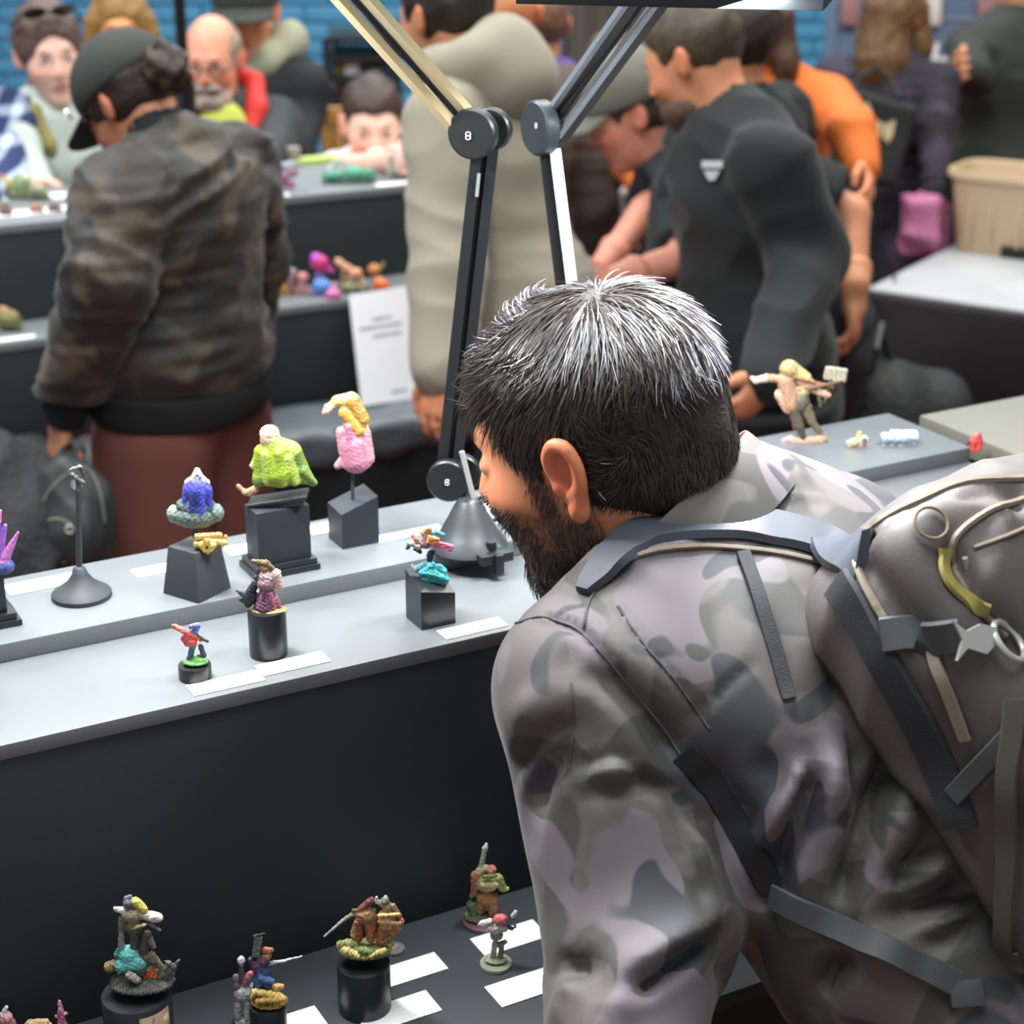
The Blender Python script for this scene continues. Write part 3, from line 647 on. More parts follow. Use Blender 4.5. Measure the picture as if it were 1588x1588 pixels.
v,f=F.mesh(.008); n_=vnormals(v,f); v=v+n_*(wav(v,22,15)*.006)[:,None]; mk('hood',v,f,m_hood,p.th)
cuff(p,1,m_hood,.046,.06); lap(p,m_hood,'waistband',-.075,-.012,.152,.165); trousers(p,mat('black_denim',(26,27,30),.85)); shoes(p,m_shoe)
# ---- bald person behind the hood
p=person('bald person behind the beige hood, only the back of the head showing',(784,22),4.6,100,s=1.0,skin=(222,150,104),hair=None,face=False)
garment_top(p,mat('brown_grey_knit'),'knitted_top',inf=.02,seed=13); trousers(p,mat('dark_denim')); shoes(p,m_shoe)
# ---- person in purple
p=person('person in purple shirt and dark blue jeans seen beside the right lamp joint',(838,40),5.0,95,s=.93,skin=(214,150,116),hair=('short',(120,90,70)),face=False,armR=(atY(905,180,5),atY(900,250,4.8)))
garment_top(p,mat('purple_cotton',(92,76,150),.85,vary=(5,.1)),'purple_shirt',inf=.02,hem=-.06,seed=14); trousers(p,mat('indigo_denim',(28,40,72),.85,vary=(8,.2))); shoes(p,m_shoe)
# ---- man in grey cap bending over
m_navy=mat('dark_navy_jersey',(26,32,38),.85,vary=(5,.1))
p=person('man in grey cap and navy T-shirt leaning down in front of the black sweatshirt man',(985,178),3.88,172,s=.95,lean=44,head=(-2,4,0),skin=(222,150,126),hair=('short',(70,56,46)),wid=1.05,
   armL=(atY(1062,400,3.45),atY(945,436,3.35)),handL=HAND(curl=30),armR=(atY(1000,330,3.8),atY(930,420,3.7)))
garment_top(p,m_navy,'navy_shirt',inf=.022,sleeve='short',fold=(.006,20),seed=16); trousers(p,mat('black_denim')); shoes(p,m_shoe)
cap_hat(p,mat('grey_cap_cloth',(104,102,92),.85,bump=(300,.3,.001)))
# ---- man in black sweatshirt
m_sw=mat('black_sweatshirt_cotton',(27,31,32),.9,bump=(220,.3,.0015),sheen=.1)
p=person('short-haired man in black sweatshirt with a small white chest logo',(1078,96),3.42,192,s=.92,lean=9,twist=0,head=(22,-42,0),skin=(214,146,110),hair=('fade',(74,60,44)),wid=1.18,
   armL=(atY(1252,395,3.2),atY(1196,580,2.95)),handL=HAND(d=(-.6,-.2,-.75),pn=(-.5,.6,.2),curl=38),armR=(atY(1060,360,3.7),atY(1030,440,3.6)))
garment_top(p,m_sw,'sweatshirt',inf=.028,hem=-.06,fold=(.008,38),seed=17,sl_r=(.086,.078,.056),flare=.01,res=.008)
ring_collar(p,m_sw,r0=.074,r1=.066,t=.2,hole=.056); cuff(p,1,m_sw,.044,.06); lap(p,m_sw,'waistband',-.115,-.052,.160,.210); trousers(p,mat('black_denim')); shoes(p,m_shoe)
F=Field(); F.ell(p.h(.045,0,-.075),(.060,.056,.045),p.Rh,.01); F.ell(p.h(.088,0,-.045),(.022,.034,.014),p.Rh,.01); F.ell(p.h(.10,0,-.057),(.02,.022,.007),p.Rh,.004,-1); v,f=F.mesh(.006); mk('beard',v,f,hairmat('stubble',(96,72,54)),p.th)
sweat=p
SURF={}
def bvh(o):
    me=o.data; l=wloc(o); return BVHTree.FromPolygons([tuple(v.co[i]+l[i] for i in range(3)) for v in me.vertices],[tuple(q.vertices) for q in me.polygons])
def hit(tree,x,y):
    r=ray(x,y); r=r/np.linalg.norm(r); h=tree.ray_cast(Vector(CAM),Vector(r)); 
    return (np.array(h[0]),np.array(h[1])) if h[0] is not None else (None,None)
def decal(tree,polys,name,m,parent,lift=.004,t=.001):
    mb=MB()
    for poly in polys:
        P_=[hit(tree,*q) for q in poly]
        if any(a[0] is None for a in P_): continue
        nn=np.mean([a[1] for a in P_],0); nn/=np.linalg.norm(nn)
        if nn@ray(*poly[0])>0: nn=-nn
        mb.plate([a[0]+nn*lift for a in P_],nn*t)
    return mb.build(name,m,parent,smooth=False) if mb.v else None
tr=bvh([o for o in p.th.children if o.name.startswith('sweatshirt')][0])
decal(tr,[[(1092,249),(1124,249),(1124,260),(1092,260)],[(1095,264),(1120,264),(1112,279),(1103,279)]],'chest_logo',mat('white_print',(200,204,206),.6),p.th)
# ---- person in black T-shirt, bare arm hanging
p=person('person in black T-shirt with one bare arm hanging, half hidden behind the sweatshirt man',(1128,70),4.02,150,s=1.0,lean=6,skin=(204,140,104),hair=('short',(50,36,28)),wid=1.2,
   armL=(atY(1322,330,3.75),atY(1326,462,3.65)),handL=HAND(d=(.0,-.15,-1),pn=(-.9,.3,0),curl=34))
garment_top(p,mat('black_tee_cotton',(24,27,28),.9),'t_shirt',inf=.03,sleeve='short',seed=18,sl_r=(.088,.078,.06)); trousers(p,mat('indigo_denim')); shoes(p,m_shoe)
# ---- long-haired person with orange jacket
p=person('long-haired person in orange jacket looking over the shoulder of the sweatshirt man',(1172,40),4.6,-112,s=.95,skin=(210,136,96),hair=('long',(74,52,34)),head=(6,0,0),wid=1.1,
   armL=(atY(1322,205,4.2),atY(1338,262,4.1)),armR=(atY(985,250,4.5),atY(1010,300,4.3)))
garment_top(p,mat('orange_fleece',(206,104,36),.85,bump=(60,.3,.003)),'orange_jacket',inf=.03,seed=19); trousers(p,mat('black_denim')); shoes(p,m_shoe)
# ---- woman in black dress with tote
p=person('brown-haired woman in black lace dress with a black tote bag on her shoulder',(1385,28),5.4,62,s=.93,lean=3,skin=(214,150,120),hair=('long',(104,74,42)),face=False,armR=(atY(1450,190,5.2),atY(1452,300,5.1)))
md=mat('black_lace_dress',(30,28,38),.85,patches=[((52,46,62),10,.52,.1)],bump=(60,.5,.004))
garment_top(p,md,'dress_top',inf=.02,hem=-.02,seed=20)
F=Field(); F.cap(p.T(0,0,.05),p.T(0,0,-.22),.13,.23,k=.03); F.cut(p.T(0,0,-.26),(0,0,-1)); v,f=F.mesh(.014); n_=vnormals(v,f)
ang=np.arctan2(v[:,1]-p.P[1],v[:,0]-p.P[0]); v=v+n_*(.012*np.sin(ang*9))[:,None]; mk('skirt',v,f,md,p.th)
F=Field()
for q in(1,-1): F.chain([p.T(0,.085*q,-.06),p.knees[q],p.ank[q]],[.082,.056,.042],.01)
v,f=F.mesh(.012); mk('tights',v,f,mat('brown_tights',(78,62,56),.6),p.th); shoes(p,m_shoe)
woman=p
# ---- man at right edge
p=person('person in dark olive jacket at the right edge, turned away',(1584,-30),5.9,110,s=1.0,skin=(206,144,110),hair=('short',(50,40,30)),wid=1.15,face=False,
   armL=(atY(1512,120,5.6),atY(1494,112,5.5)))
garment_top(p,mat('dark_olive_jacket',(40,44,38),.85,vary=(5,.1)),'olive_jacket',inf=.04,hem=-.04,seed=21,flare=.01); trousers(p,mat('black_denim')); shoes(p,m_shoe)
# ---- dim figures far back between the arms
p=person('long-haired person in dark coat behind the grey cap, by the hanging white bag',(950,120),5.3,80,s=.95,skin=(200,140,110),hair=('long',(88,66,40)),face=False)
garment_top(p,mat('dark_brown_coat',(40,36,30),.9,vary=(4,.15)),'coat',inf=.03,hem=-.3,seed=22); trousers(p,mat('black_denim')); shoes(p,m_shoe)
# ================================================================== THE BEARDED MAN AT THE FRONT STAND
HS=1.03; HRh=frame(153,18); ear=atY(876,738,1.36); HH=ear-HRh@np.array([-.01,.082,0])*HS
HN=atY(1062,835,1.46); HR=frame(140,40); HT=lambda x,y,z:HN+HR@np.array([x,y,z]); hh=lambda x,y,z:HH+HRh@np.array([x,y,z])*HS
HP=HT(0,0,-.52); hfoot=np.array([HP[0]+.05,HP[1]-.02,0])
hero=thing('person','bearded man with grey-streaked dark hair in grey camouflage jacket leaning over the front stand','person',hfoot)
SKN=(216,142,104)
hsh={1:HT(.015,.178,-.085),-1:HT(.015,-.178,-.085)}
hel={1:atY(992,1412,1.21),-1:HT(.22,-.20,-.24)}; hwr={1:atY(955,1700,1.07),-1:hel[-1]+np.array([-.02,-.02,-.23])}
v,f,c=head_mesh(HH,HRh,HS,SKN,.0026,HT(-.02,0,-.0),HT(0,0,-.1),1.0,brow=(50,36,28),lip=(170,90,84),fine=True,neckr=.060,ruddy=.28)
# stubble colour under the beard (its own shape stays put)
def beard_mask(l):                                   # 0..1 in head coordinates
    x,y,z=l[:,0],np.abs(l[:,1]),l[:,2]
    jaw=np.clip((-.030-z+np.clip(x-.02,0,1)*.30+np.clip(.055-np.abs(x-.03),-1,0)*.4)/.012,0,1)
    side=np.clip((.013-np.abs(x-.022-.10*(z+.02)))/.006,0,1)*np.clip((.045-z)/.01,0,1)*np.clip((y-.045)/.01,0,1)
    mo=np.clip((.011-np.abs(z+.040))/.004,0,1)*np.clip((.032-y)/.006,0,1)*np.clip((x-.07)/.01,0,1)
    lipz=np.clip((.010-np.abs(z+.056))/.003,0,1)*np.clip((.022-y)/.005,0,1)*np.clip((x-.08)/.01,0,1)
    low=np.clip((-z-.128+.0)/.01,0,1); bk=np.clip((-.012-x)/.012,0,1)
    return np.clip(np.maximum(np.maximum(jaw,side),mo)-lipz,0,1)*(1-low)*(1-bk)
l=((v-HH)@HRh)/HS; bmk=beard_mask(l)*.62; c=c*(1-bmk[:,None])+np.array(lin((66,50,40)))*bmk[:,None]
headv,headf=v,f
B=Field()
B.ell(HT(0,0,-.17),(.09,.15,.17),HR,.04); B.ell(HT(0,0,-.40),(.09,.13,.16),HR,.04)
hk={};ha={}
for q in(1,-1):
    hp=HT(0,.09*q,-.54); ha[q]=hfoot+rot('z',140)@np.array([.0,.12*q,.08]); hk[q]=(hp+ha[q])/2+rot('z',140)@np.array([.05,0,0]); B.chain([hp,hk[q],ha[q]],[.075,.05,.036],.02); B.chain([hsh[q],hel[q],hwr[q]],[.05,.04,.028],.01)
bv,bf=B.mesh(.012); parts=[(v,f,c),(bv,bf,np.array(lin(SKN)))]
for q in(1,-1):
    d=(hwr[q]-hel[q]); d/=np.linalg.norm(d); parts.append(hand_mesh(hwr[q],d,np.array([.7*q,.6*q,0.]),-1 if q==1 else 1,30,1,SKN,.005,arm=hwr[q]-d*.08))
v,f,c=cat_mesh(parts); mk('body',v,f,m_skin,hero,c)
# ---- hair: scalp shell plus strands
Fh=Field(); E=lambda c,r,k=.015,op=1,R=None: Fh.ell(hh(*c),np.array(r)*HS,HRh if R is None else HRh@R,k,op)
E((-.014,0,.036),(.104,.083,.096)); E((-.035,0,-.02),(.080,.058,.060),.03)
Fh.box(hh(.125,0,-.03),(.072,.14,.088),HRh,.02,.015,-1); Fh.box(hh(.01,0,-.158),(.2,.2,.112),HRh@rot('y',-24),.02,.012,-1)
for q in(-1,1): E((-.004,q*.094,-.004),(.030,.028,.040),.008,-1); E((.045,q*.085,-.040),(.042,.03,.055),.008,-1,rot('y',-8))
hv,hf=Fh.mesh(.004); hn=vnormals(hv,hf); hv2=hv+hn*(wav(hv,140,3)*.0015)[:,None]
m_hair=mat('dark_brown_hair',attr=True,rough=.36,spec=.7); m_scalp=mat('scalp_hair',(34,28,24),.7,bump=(300,.6,.003))
hairo=mk('hair',hv2,hf,m_scalp,hero)
def strands(roots,nrm,flow,L,lift,width,cols,seg=5,curl=.25,seed=1,clump=60):
    r=np.random.default_rng(seed); n=len(roots); nz=np.stack([wav(roots,clump,seed+i,1.5) for i in range(3)],1)
    d=flow+nz*curl+r.normal(size=(n,3))*.10; d=d-nrm*np.sum(d*nrm,1,keepdims=True); d/=np.linalg.norm(d,axis=1,keepdims=True)+1e-9
    side=np.cross(d,nrm); tw=r.normal(size=(n,1))*.6; side2=side*np.cos(tw)+nrm*np.sin(tw); bend=(nz[:,:1]*.5+r.normal(size=(n,1))*.25)
    V_=[];w_=width*(.7+.6*r.random((n,1))); Ls=(L*(.7+.6*r.random(n)))[:,None]
    for i in range(seg+1):
        t=i/seg; p=roots+d*Ls*t+nrm*(lift[:,None]*(1.6*t-1.0*t*t)*(.7+.6*nz[:,1:2]))+side*bend*Ls*t*t*.5+np.array([0,0,-1.])*Ls*.12*t*t-nrm*.0015*(1-t)
        ww=w_*(1-t**2*.85)/2; V_+= [p-side2*ww,p+side2*ww]
    V_=np.stack(V_,1).reshape(-1,3); k=2*(seg+1); base=np.arange(n)[:,None]*k
    Fs=np.concatenate([np.stack([base[:,0]+2*i,base[:,0]+2*i+1,base[:,0]+2*i+3,base[:,0]+2*i+2],1) for i in range(seg)])
    return V_,Fs,np.repeat(cols,k,0)
def sample(v,f,n,seed,keep=None):
    r=np.random.default_rng(seed); a=np.linalg.norm(np.cross(v[f[:,1]]-v[f[:,0]],v[f[:,3]]-v[f[:,0]]),axis=1)
    if keep is not None: a=a*keep(v[f].mean(1))
    i=r.choice(len(f),n,p=a/a.sum()); u1,u2=r.random((2,n,1)); q=f[i]
    p=(v[q[:,0]]*(1-u1)+v[q[:,1]]*u1)*(1-u2)+(v[q[:,3]]*(1-u1)+v[q[:,2]]*u1)*u2
    nn=vnormals(v,f); return p,nn[q[:,0]]
toL=lambda p:((p-HH)@HRh)/HS
ro,rn=sample(hv,hf,17000,5,lambda p:(np.sum((toL(p)-np.array([-.01,0,.02]))**2,1)>.0030)*1.0)
lo_=toL(ro); whorl=np.array([-.055,.01,.12])
fl=lo_-whorl; fl=fl/(np.linalg.norm(fl,axis=1,keepdims=True)+1e-6)+np.array([.35,0,-.25]); 
backm=np.clip((-.03-lo_[:,0])/.04,0,1)[:,None]; fl=fl*(1-backm)+(np.array([-.25,0,-1.])+fl*.3)*backm
flw=fl@HRh.T; topw=np.clip((lo_[:,2]-.03)/.07,0,1); front=np.clip((lo_[:,0]-.02)/.05,0,1)*topw
Lh=.016+.026*topw+.016*front; lf=.003+.008*topw+.006*front
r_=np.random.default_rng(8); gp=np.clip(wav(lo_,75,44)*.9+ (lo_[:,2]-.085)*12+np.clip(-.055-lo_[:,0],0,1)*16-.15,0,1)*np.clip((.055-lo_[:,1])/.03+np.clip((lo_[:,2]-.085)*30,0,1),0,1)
grey=(r_.random(len(ro))<gp*.6)[:,None]  # grey strands gather on top and at the back of the head
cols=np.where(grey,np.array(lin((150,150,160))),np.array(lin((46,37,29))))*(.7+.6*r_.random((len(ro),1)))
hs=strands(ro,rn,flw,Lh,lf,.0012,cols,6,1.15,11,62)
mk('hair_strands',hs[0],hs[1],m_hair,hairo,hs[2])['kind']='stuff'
# ---- beard strands
ro,rn=sample(headv,headf,7000,6,lambda p:beard_mask(toL(p))**2)
lo_=toL(ro); fl=np.tile(np.array([.35,0,-1.]),(len(ro),1)); flw=fl@HRh.T; chin=np.clip((-.06-lo_[:,2])/.04,0,1)
cb=np.array(lin((52,40,32)))*(.6+.9*np.random.default_rng(3).random((len(ro),1)))
bs_=strands(ro,rn,flw,.009+.016*chin,.004+.006*chin,.0009,cb,4,.5,12,120)
mk('beard',bs_[0],bs_[1],m_hair,hero,bs_[2])
# ---- eyebrow
# ---- jacket
CAMO=[((68,66,64),11,.49,.018),((104,97,100),10,.56,.018),((58,59,62),12.5,.60,.018)]
m_jk=mat('grey_camouflage_softshell',(92,86,84),.62,patches=CAMO,bump=(700,.15,.0004),spec=.4,sheen=.15)
CAX=np.array([-.68,.25,.68]); CAX/=np.linalg.norm(CAX); CC=atY(1035,776,1.437)
def jacket(extra=()):
    F=Field()
    F.ell(HT(-.015,0,-.16),(.138,.203,.20),HR,.05); F.ell(HT(-.03,0,-.36),(.125,.172,.20),HR,.06); F.ell(HT(-.04,0,-.55),(.135,.180,.15),HR,.06)
    F.cap(HT(.015,.165,-.075),HT(.015,-.165,-.075),.078,k=.05)
    F.cap(HT(-.02,.11,-.035),HT(-.035,0,.0),.058,.062,k=.04); F.cap(HT(-.02,-.11,-.035),HT(-.035,0,.0),.058,.062,k=.04)
    for q in(1,-1): F.chain([hsh[q],hel[q]],[.086,.078],.03); F.chain([hel[q],hwr[q]],[.078,.050],.012)
    F.cut(HT(0,0,-.64),HR@np.array([0,0,-1.]),.006)
    F.cap(CC-CAX*.03,CC+CAX*.06,.080,.092,k=.012,op=-1); F.cap(CC+CAX*.04,CC+CAX*.2,.086,.11,k=.012,op=-1)
    return F
JF=jacket(); jv,jf=JF.mesh(.012); jt=BVHTree.FromPolygons(jv.tolist(),jf.tolist())
def proj(tree,pts,back=0.0,n=10,fallback=None):
    out=[];nr=[]
    for i in range(len(pts)-1):
        for j in range(n if i<len(pts)-2 else n+1):
            t=j/n; x=pts[i][0]*(1-t)+pts[i+1][0]*t; y=pts[i][1]*(1-t)+pts[i+1][1]*t
            p,nn=hit(tree,x,y)
            if p is None: continue
            if nn@ray(x,y)>0: nn=-nn
            if out and np.linalg.norm(p-out[-1])>.15: continue
            out.append(p+nn*back); nr.append(nn)
    return out,nr
def spl(pts,m=6):                                    # Catmull-Rom through image points
    P_=[np.array(p,float) for p in pts]; P_=[2*P_[0]-P_[1]]+P_+[2*P_[-1]-P_[-2]]; o=[]
    for i in range(1,len(P_)-2):
        for j in range(m):
            t=j/m; a,b,c_,d=P_[i-1:i+3]; o.append(.5*((2*b)+(c_-a)*t+(2*a-5*b+4*c_-d)*t*t+(3*b-a-3*c_+d)*t**3))
    o.append(P_[-2]); return o
# seams and folds: (image polyline, width m, height m)
FOLDS=[([(855,960),(895,975),(940,1020),(985,1075),(1030,1130),(1060,1180)],.005,-.005),      # armhole seam
 ([(890,1030),(940,1050),(1000,1100),(1040,1160),(1060,1210)],.012,-.012),([(800,965),(840,957),(880,968)],.004,-.003),
 ([(958,940),(1000,1000),(1050,1060),(1100,1130)],.003,-.0025),([(1075,1110),(1130,1060),(1165,1030)],.004,-.003),
 ([(785,1130),(830,1095),(880,1080)],.014,.006),([(790,1200),(830,1150),(900,1110)],.008,-.006),([(815,1290),(830,1220),(870,1170),(900,1150)],.012,-.010),
 ([(890,1210),(950,1195),(1020,1215)],.012,.009),([(880,1195),(940,1180),(1000,1190)],.007,-.007),([(960,1200),(1020,1215),(1070,1245),(1110,1310)],.008,-.010),([(900,1225),(960,1222),(1000,1235)],.008,-.008),
 ([(1075,1210),(1085,1300),(1090,1400)],.014,.007),([(1040,1230),(1075,1330),(1085,1440)],.007,-.005),
 ([(850,1500),(900,1500),(930,1525)],.010,-.010),([(1120,1440),(1070,1480),(1010,1520),(970,1545)],.008,-.013),([(1130,1400),(1080,1450),(1000,1500),(930,1560)],.018,.010),([(1000,1530),(960,1560),(930,1588)],.012,.009),
 ([(1110,1480),(1130,1530),(1140,1588)],.012,-.01),([(870,1560),(885,1530),(905,1530)],.01,.008),
 ([(1250,1160),(1225,1230),(1180,1300),(1150,1340)],.008,.008),([(1265,1170),(1240,1260),(1215,1330),(1195,1400)],.010,-.014),
 ([(1300,1120),(1290,1200),(1310,1290)],.014,.010),([(1330,1130),(1320,1200),(1322,1270)],.010,-.010),([(1400,1150),(1360,1240),(1320,1340),(1290,1420)],.011,-.018),([(1430,1180),(1390,1270),(1340,1370)],.02,.010),
 ([(1470,1280),(1420,1330),(1370,1390)],.010,-.014),([(1500,1300),(1440,1350),(1385,1410)],.016,.010),([(1540,1370),(1480,1385),(1410,1410),(1350,1445)],.011,-.018),([(1550,1400),(1480,1415),(1400,1460)],.014,.009),
 ([(1545,1415),(1480,1440),(1410,1480)],.010,-.014),([(1230,1260),(1225,1330),(1235,1400)],.012,.009),([(1190,1240),(1220,1200),(1240,1160)],.004,-.004),
 ([(1150,1170),(1190,1190),(1230,1175)],.012,-.008),([(1330,1480),(1290,1500),(1270,1560)],.008,-.012),([(1300,1480),(1350,1470),(1430,1500)],.012,.008),([(1060,1150),(1100,1200),(1150,1290),(1180,1370)],.016,-.012),
 ([(1170,930),(1200,1010),(1225,1100)],.006,-.003),([(1240,900),(1260,1000),(1250,1100)],.02,.006),([(1280,960),(1300,1050),(1290,1120)],.014,-.006),
 ([(1140,720),(1220,770),(1340,780),(1400,740)],.004,.003),([(1100,830),(1000,860),(940,900)],.008,.004),([(1350,690),(1385,700),(1400,730)],.006,.004)]
jv,jf=JF.mesh(.0052); jn=vnormals(jv,jf)
jv=jv+jn*(.0035*wav(jv,22,4,2.0)+.0022*(1-2*np.abs(wav(jv*np.array([1,1,.8]),34,9,2.2))))[:,None]
for pts,w_,h_ in FOLDS:
    pl,_=proj(jt,spl(pts,2),0,1)
    if len(pl)<2: continue
    pl=np.array(pl); m=((jv>pl.min(0)-w_*3)&(jv<pl.max(0)+w_*3)).all(1); 
    if not m.any(): continue
    d=seg_dist(jv[m],pl); along=np.minimum(np.linalg.norm(jv[m]-pl[0],axis=1),np.linalg.norm(jv[m]-pl[-1],axis=1)); tp=np.clip(along/(w_*2.5),.25,1)
    jv[m]+=jn[m]*(1.5*h_*tp*np.exp(-(d/w_)**2))[:,None]
jacket_o=mk('jacket',jv,jf,m_jk,hero); jt=BVHTree.FromPolygons(jv.tolist(),jf.tolist())
# collar
m_seam=mat('jacket_seam_tape',(74,72,76),.6); m_jc=m_jk
ax=CAX
cx=HR@np.array([1,0,0.]); cx=cx-ax*(cx@ax); cx/=np.linalg.norm(cx); cy=np.cross(ax,cx)
vs=[];fs=[];n=56;rows=[(-.060,1.03),(-.045,1.04),(-.025,1.03),(-.006,1.0),(.000,.98),(-.004,.95),(-.02,.94),(-.045,.94)]
for zz,rr in rows:
    for i in range(n):
        a=2*math.pi*i/n; vs.append(CC+ax*(zz-.012*max(0,math.cos(a))**2)+(cx*math.cos(a)*.088+cy*math.sin(a)*.093)*rr*(1+.012*math.sin(a*7+zz*60)))
for j in range(len(rows)-1):
    for i in range(n): fs.append((j*n+i,j*n+(i+1)%n,(j+1)*n+(i+1)%n,(j+1)*n+i))
col_o=mk('collar',vs,fs,m_jc,hero); sm=col_o.modifiers.new('s','SUBSURF'); sm.levels=1; sm.render_levels=1
def seam(tree,pts,r,name,m,parent,lift=.0005,n=2,flat=.6):
    pl,nr=proj(tree,spl(pts,5),lift,n)
    if len(pl)<3: return None
    return MB().tube(pl,r,6).build(name,m,parent)
for pts in ([(855,960),(895,975),(940,1020),(985,1075),(1030,1130),(1058,1175)],[(905,975),(915,930),(945,895)],[(800,967),(840,957),(880,968)],[(958,940),(1000,1000),(1050,1060),(1100,1130)],[(885,1060),(890,1120),(885,1180)]): seam(jt,pts,.0011,'seam',m_seam,jacket_o)
# cuff and trousers, shoes
for q in(1,-1):
    d=(hwr[q]-hel[q]); d/=np.linalg.norm(d); MB().tube([hwr[q]-d*.03,hwr[q]-d*.01,hwr[q]+d*.012],[.052,.051,.046],16).build('cuff',m_jk,hero)
m_tr=mat('black_denim'); F=Field(); F.ell(HT(0,0,-.56),(.12,.165,.13),HR,.03)
for q in(1,-1): F.chain([HT(0,.088*q,-.60),hk[q],ha[q]],[.10,.07,.058],.02)
v,f=F.mesh(.012); mk('trousers',v,f,m_tr,hero)
for q in(1,-1):
    a=ha[q]; d=rot('z',140)@np.array([1.,0,0]); F=Field(); F.cap(a+np.array([0,0,-.03])-d*.03,a+np.array([0,0,-.045])+d*.14,.045,.037,k=.02); F.cut(np.array([0,0,.004]),(0,0,-1)); v,f=F.mesh(.012); mk('shoe',v,f,m_shoe,hero)
# ================================================================== BACKPACK
m_bp=mat('grey_pack_nylon',(86,80,78),.55,bump=(500,.3,.0006),vary=(10,.08),spec=.5); m_bd=mat('dark_pack_mesh',(38,42,45),.75,bump=(700,.5,.001)); m_pipe=mat('taupe_piping',(128,116,100),.6); m_web=mat('grey_webbing',(66,70,70),.65,bump=(900,.4,.0006)); m_yel=mat('mustard_lining',(150,138,72),.7)
m_met=mat('brushed_steel',(206,206,202),.35,.6)
bpk=thing('backpack','grey hiking backpack with taupe piping worn by the bearded man','backpack',HT(-.26,0,-.28))
F=Field()
F.box(HT(-.205,-.025,-.295),(.078,.128,.218),HR@rot('y',2),.05,.03)
F.ell(HT(-.225,-.03,-.165),(.092,.128,.095),HR,.04); F.ell(HT(-.25,-.03,-.36),(.085,.115,.17),HR,.04)
v,f=F.mesh(.006); n_=vnormals(v,f); v=v+n_*(.004*wav(v,20,8,2)+.002*(1-2*np.abs(wav(v,45,3,2))))[:,None]
bagv,bagf=v,f; bt0=BVHTree.FromPolygons(v.tolist(),f.tolist())
for pts,w_,h_ in [([(1330,850),(1420,790),(1530,760),(1588,755)],.012,-.010),([(1345,880),(1400,960),(1440,1010)],.012,-.012),([(1480,870),(1520,940),(1588,1010)],.012,-.016),([(1390,820),(1450,800),(1540,790)],.02,.01),([(1400,860),(1440,900)],.03,.008),([(1530,800),(1588,770)],.01,-.012)]:
    pl,_=proj(bt0,spl(pts,2),0,1)
    if len(pl)>1:
        pl=np.array(pl); d=seg_dist(v,pl); v=v+n_*(h_*np.exp(-(d/w_)**2))[:,None]
bag_o=mk('bag_body',v,f,m_bp,bpk); bt=BVHTree.FromPolygons(v.tolist(),f.tolist())

# ---- pack details, laid on the pack and jacket surfaces
allv=np.concatenate([jv,v]); allf=np.concatenate([jf,f+len(jv)]); at_=BVHTree.FromPolygons(allv.tolist(),allf.tolist())
def strap(tree,pts,w_,t,name,m,parent,lift=.001,n=3,taper=0):
    pl,nr=proj(tree,spl(pts,5),lift,n)
    if len(pl)<3: return None
    pl=np.array(pl); nr=np.array(nr)
    for _ in range(14): nr[1:-1]=(nr[:-2]+nr[1:-1]+nr[2:])/3; pl[1:-1]=(pl[:-2]+2*pl[1:-1]+pl[2:])/4
    nr/=np.linalg.norm(nr,axis=1,keepdims=True); pl=pl+nr*.0015
    w_=w_*np.clip(.3+np.arange(len(pl))/(len(pl)*taper),0,1) if taper else w_
    return MB().ribbon(list(pl),list(nr),w_,t).build(name,m,parent)
m_pad=mat('slate_shoulder_pad',(58,63,72),.55,bump=(600,.3,.0005),spec=.5)
pad=strap(at_,[(905,922),(930,893),(968,852),(1010,825),(1080,812),(1160,815),(1240,830),(1300,850),(1345,862)],.042,.006,'shoulder_strap',m_pad,bpk,.0,3,.35)
seam(at_,[(925,915),(945,892),(980,866),(1030,852),(1100,848),(1200,858),(1285,876)],.0024,'strap_piping',m_pipe,bpk,.0015,3)
strap(at_,[(1152,858),(1175,920),(1200,1000),(1224,1085)],.012,.002,'webbing_strap',m_bd,bpk)
strap(at_,[(1060,1165),(1100,1215),(1150,1290),(1200,1385)],.022,.003,'webbing_strap',mat('black_webbing',(22,24,26),.7),bpk)
strap(at_,[(1196,1385),(1270,1425),(1350,1463),(1430,1500),(1480,1525)],.021,.002,'webbing_strap',m_web,bpk,.004)
strap(at_,[(1300,905),(1340,970),(1385,1050),(1430,1130),(1470,1220),(1490,1280)],.030,.004,'mesh_back_panel',m_bd,bpk,.0)
strap(at_,[(1372,985),(1410,983),(1450,985),(1485,985)],.027,.003,'webbing_strap',m_web,bpk,.003)
strap(at_,[(1444,1012),(1470,1070),(1500,1145)],.010,.002,'webbing_strap',m_pipe,bpk,.002)
strap(at_,[(1584,1120),(1540,1170),(1482,1232)],.016,.003,'webbing_strap',m_web,bpk,.003)
strap(at_,[(1568,1085),(1569,1180),(1570,1280),(1571,1390),(1572,1500)],.016,.003,'webbing_strap',mat('olive_webbing',(76,76,66),.7,bump=(900,.4,.0006)),bpk,.012)
for pts,r_w in (([(1588,742),(1500,748),(1430,775),(1370,805),(1330,845),(1333,890),(1365,950),(1400,1000)],.0034),([(1588,775),(1530,795),(1480,835),(1478,880),(1510,935),(1560,985)],.0030),([(1588,820),(1545,838),(1510,850)],.002)):
    seam(bt,pts,r_w,'zip_piping',m_pipe,bag_o,.001,3)
strap(bt,[(1462,850),(1460,885),(1478,915),(1510,938),(1535,945)],.012,.003,'zip_lining',m_yel,bag_o,.0)
def at_hit(tree,x,y,lift=.006):
    p,nn=hit(tree,x,y); 
    if p is None: return None,None
    if nn@ray(x,y)>0: nn=-nn
    return p+nn*lift,nn
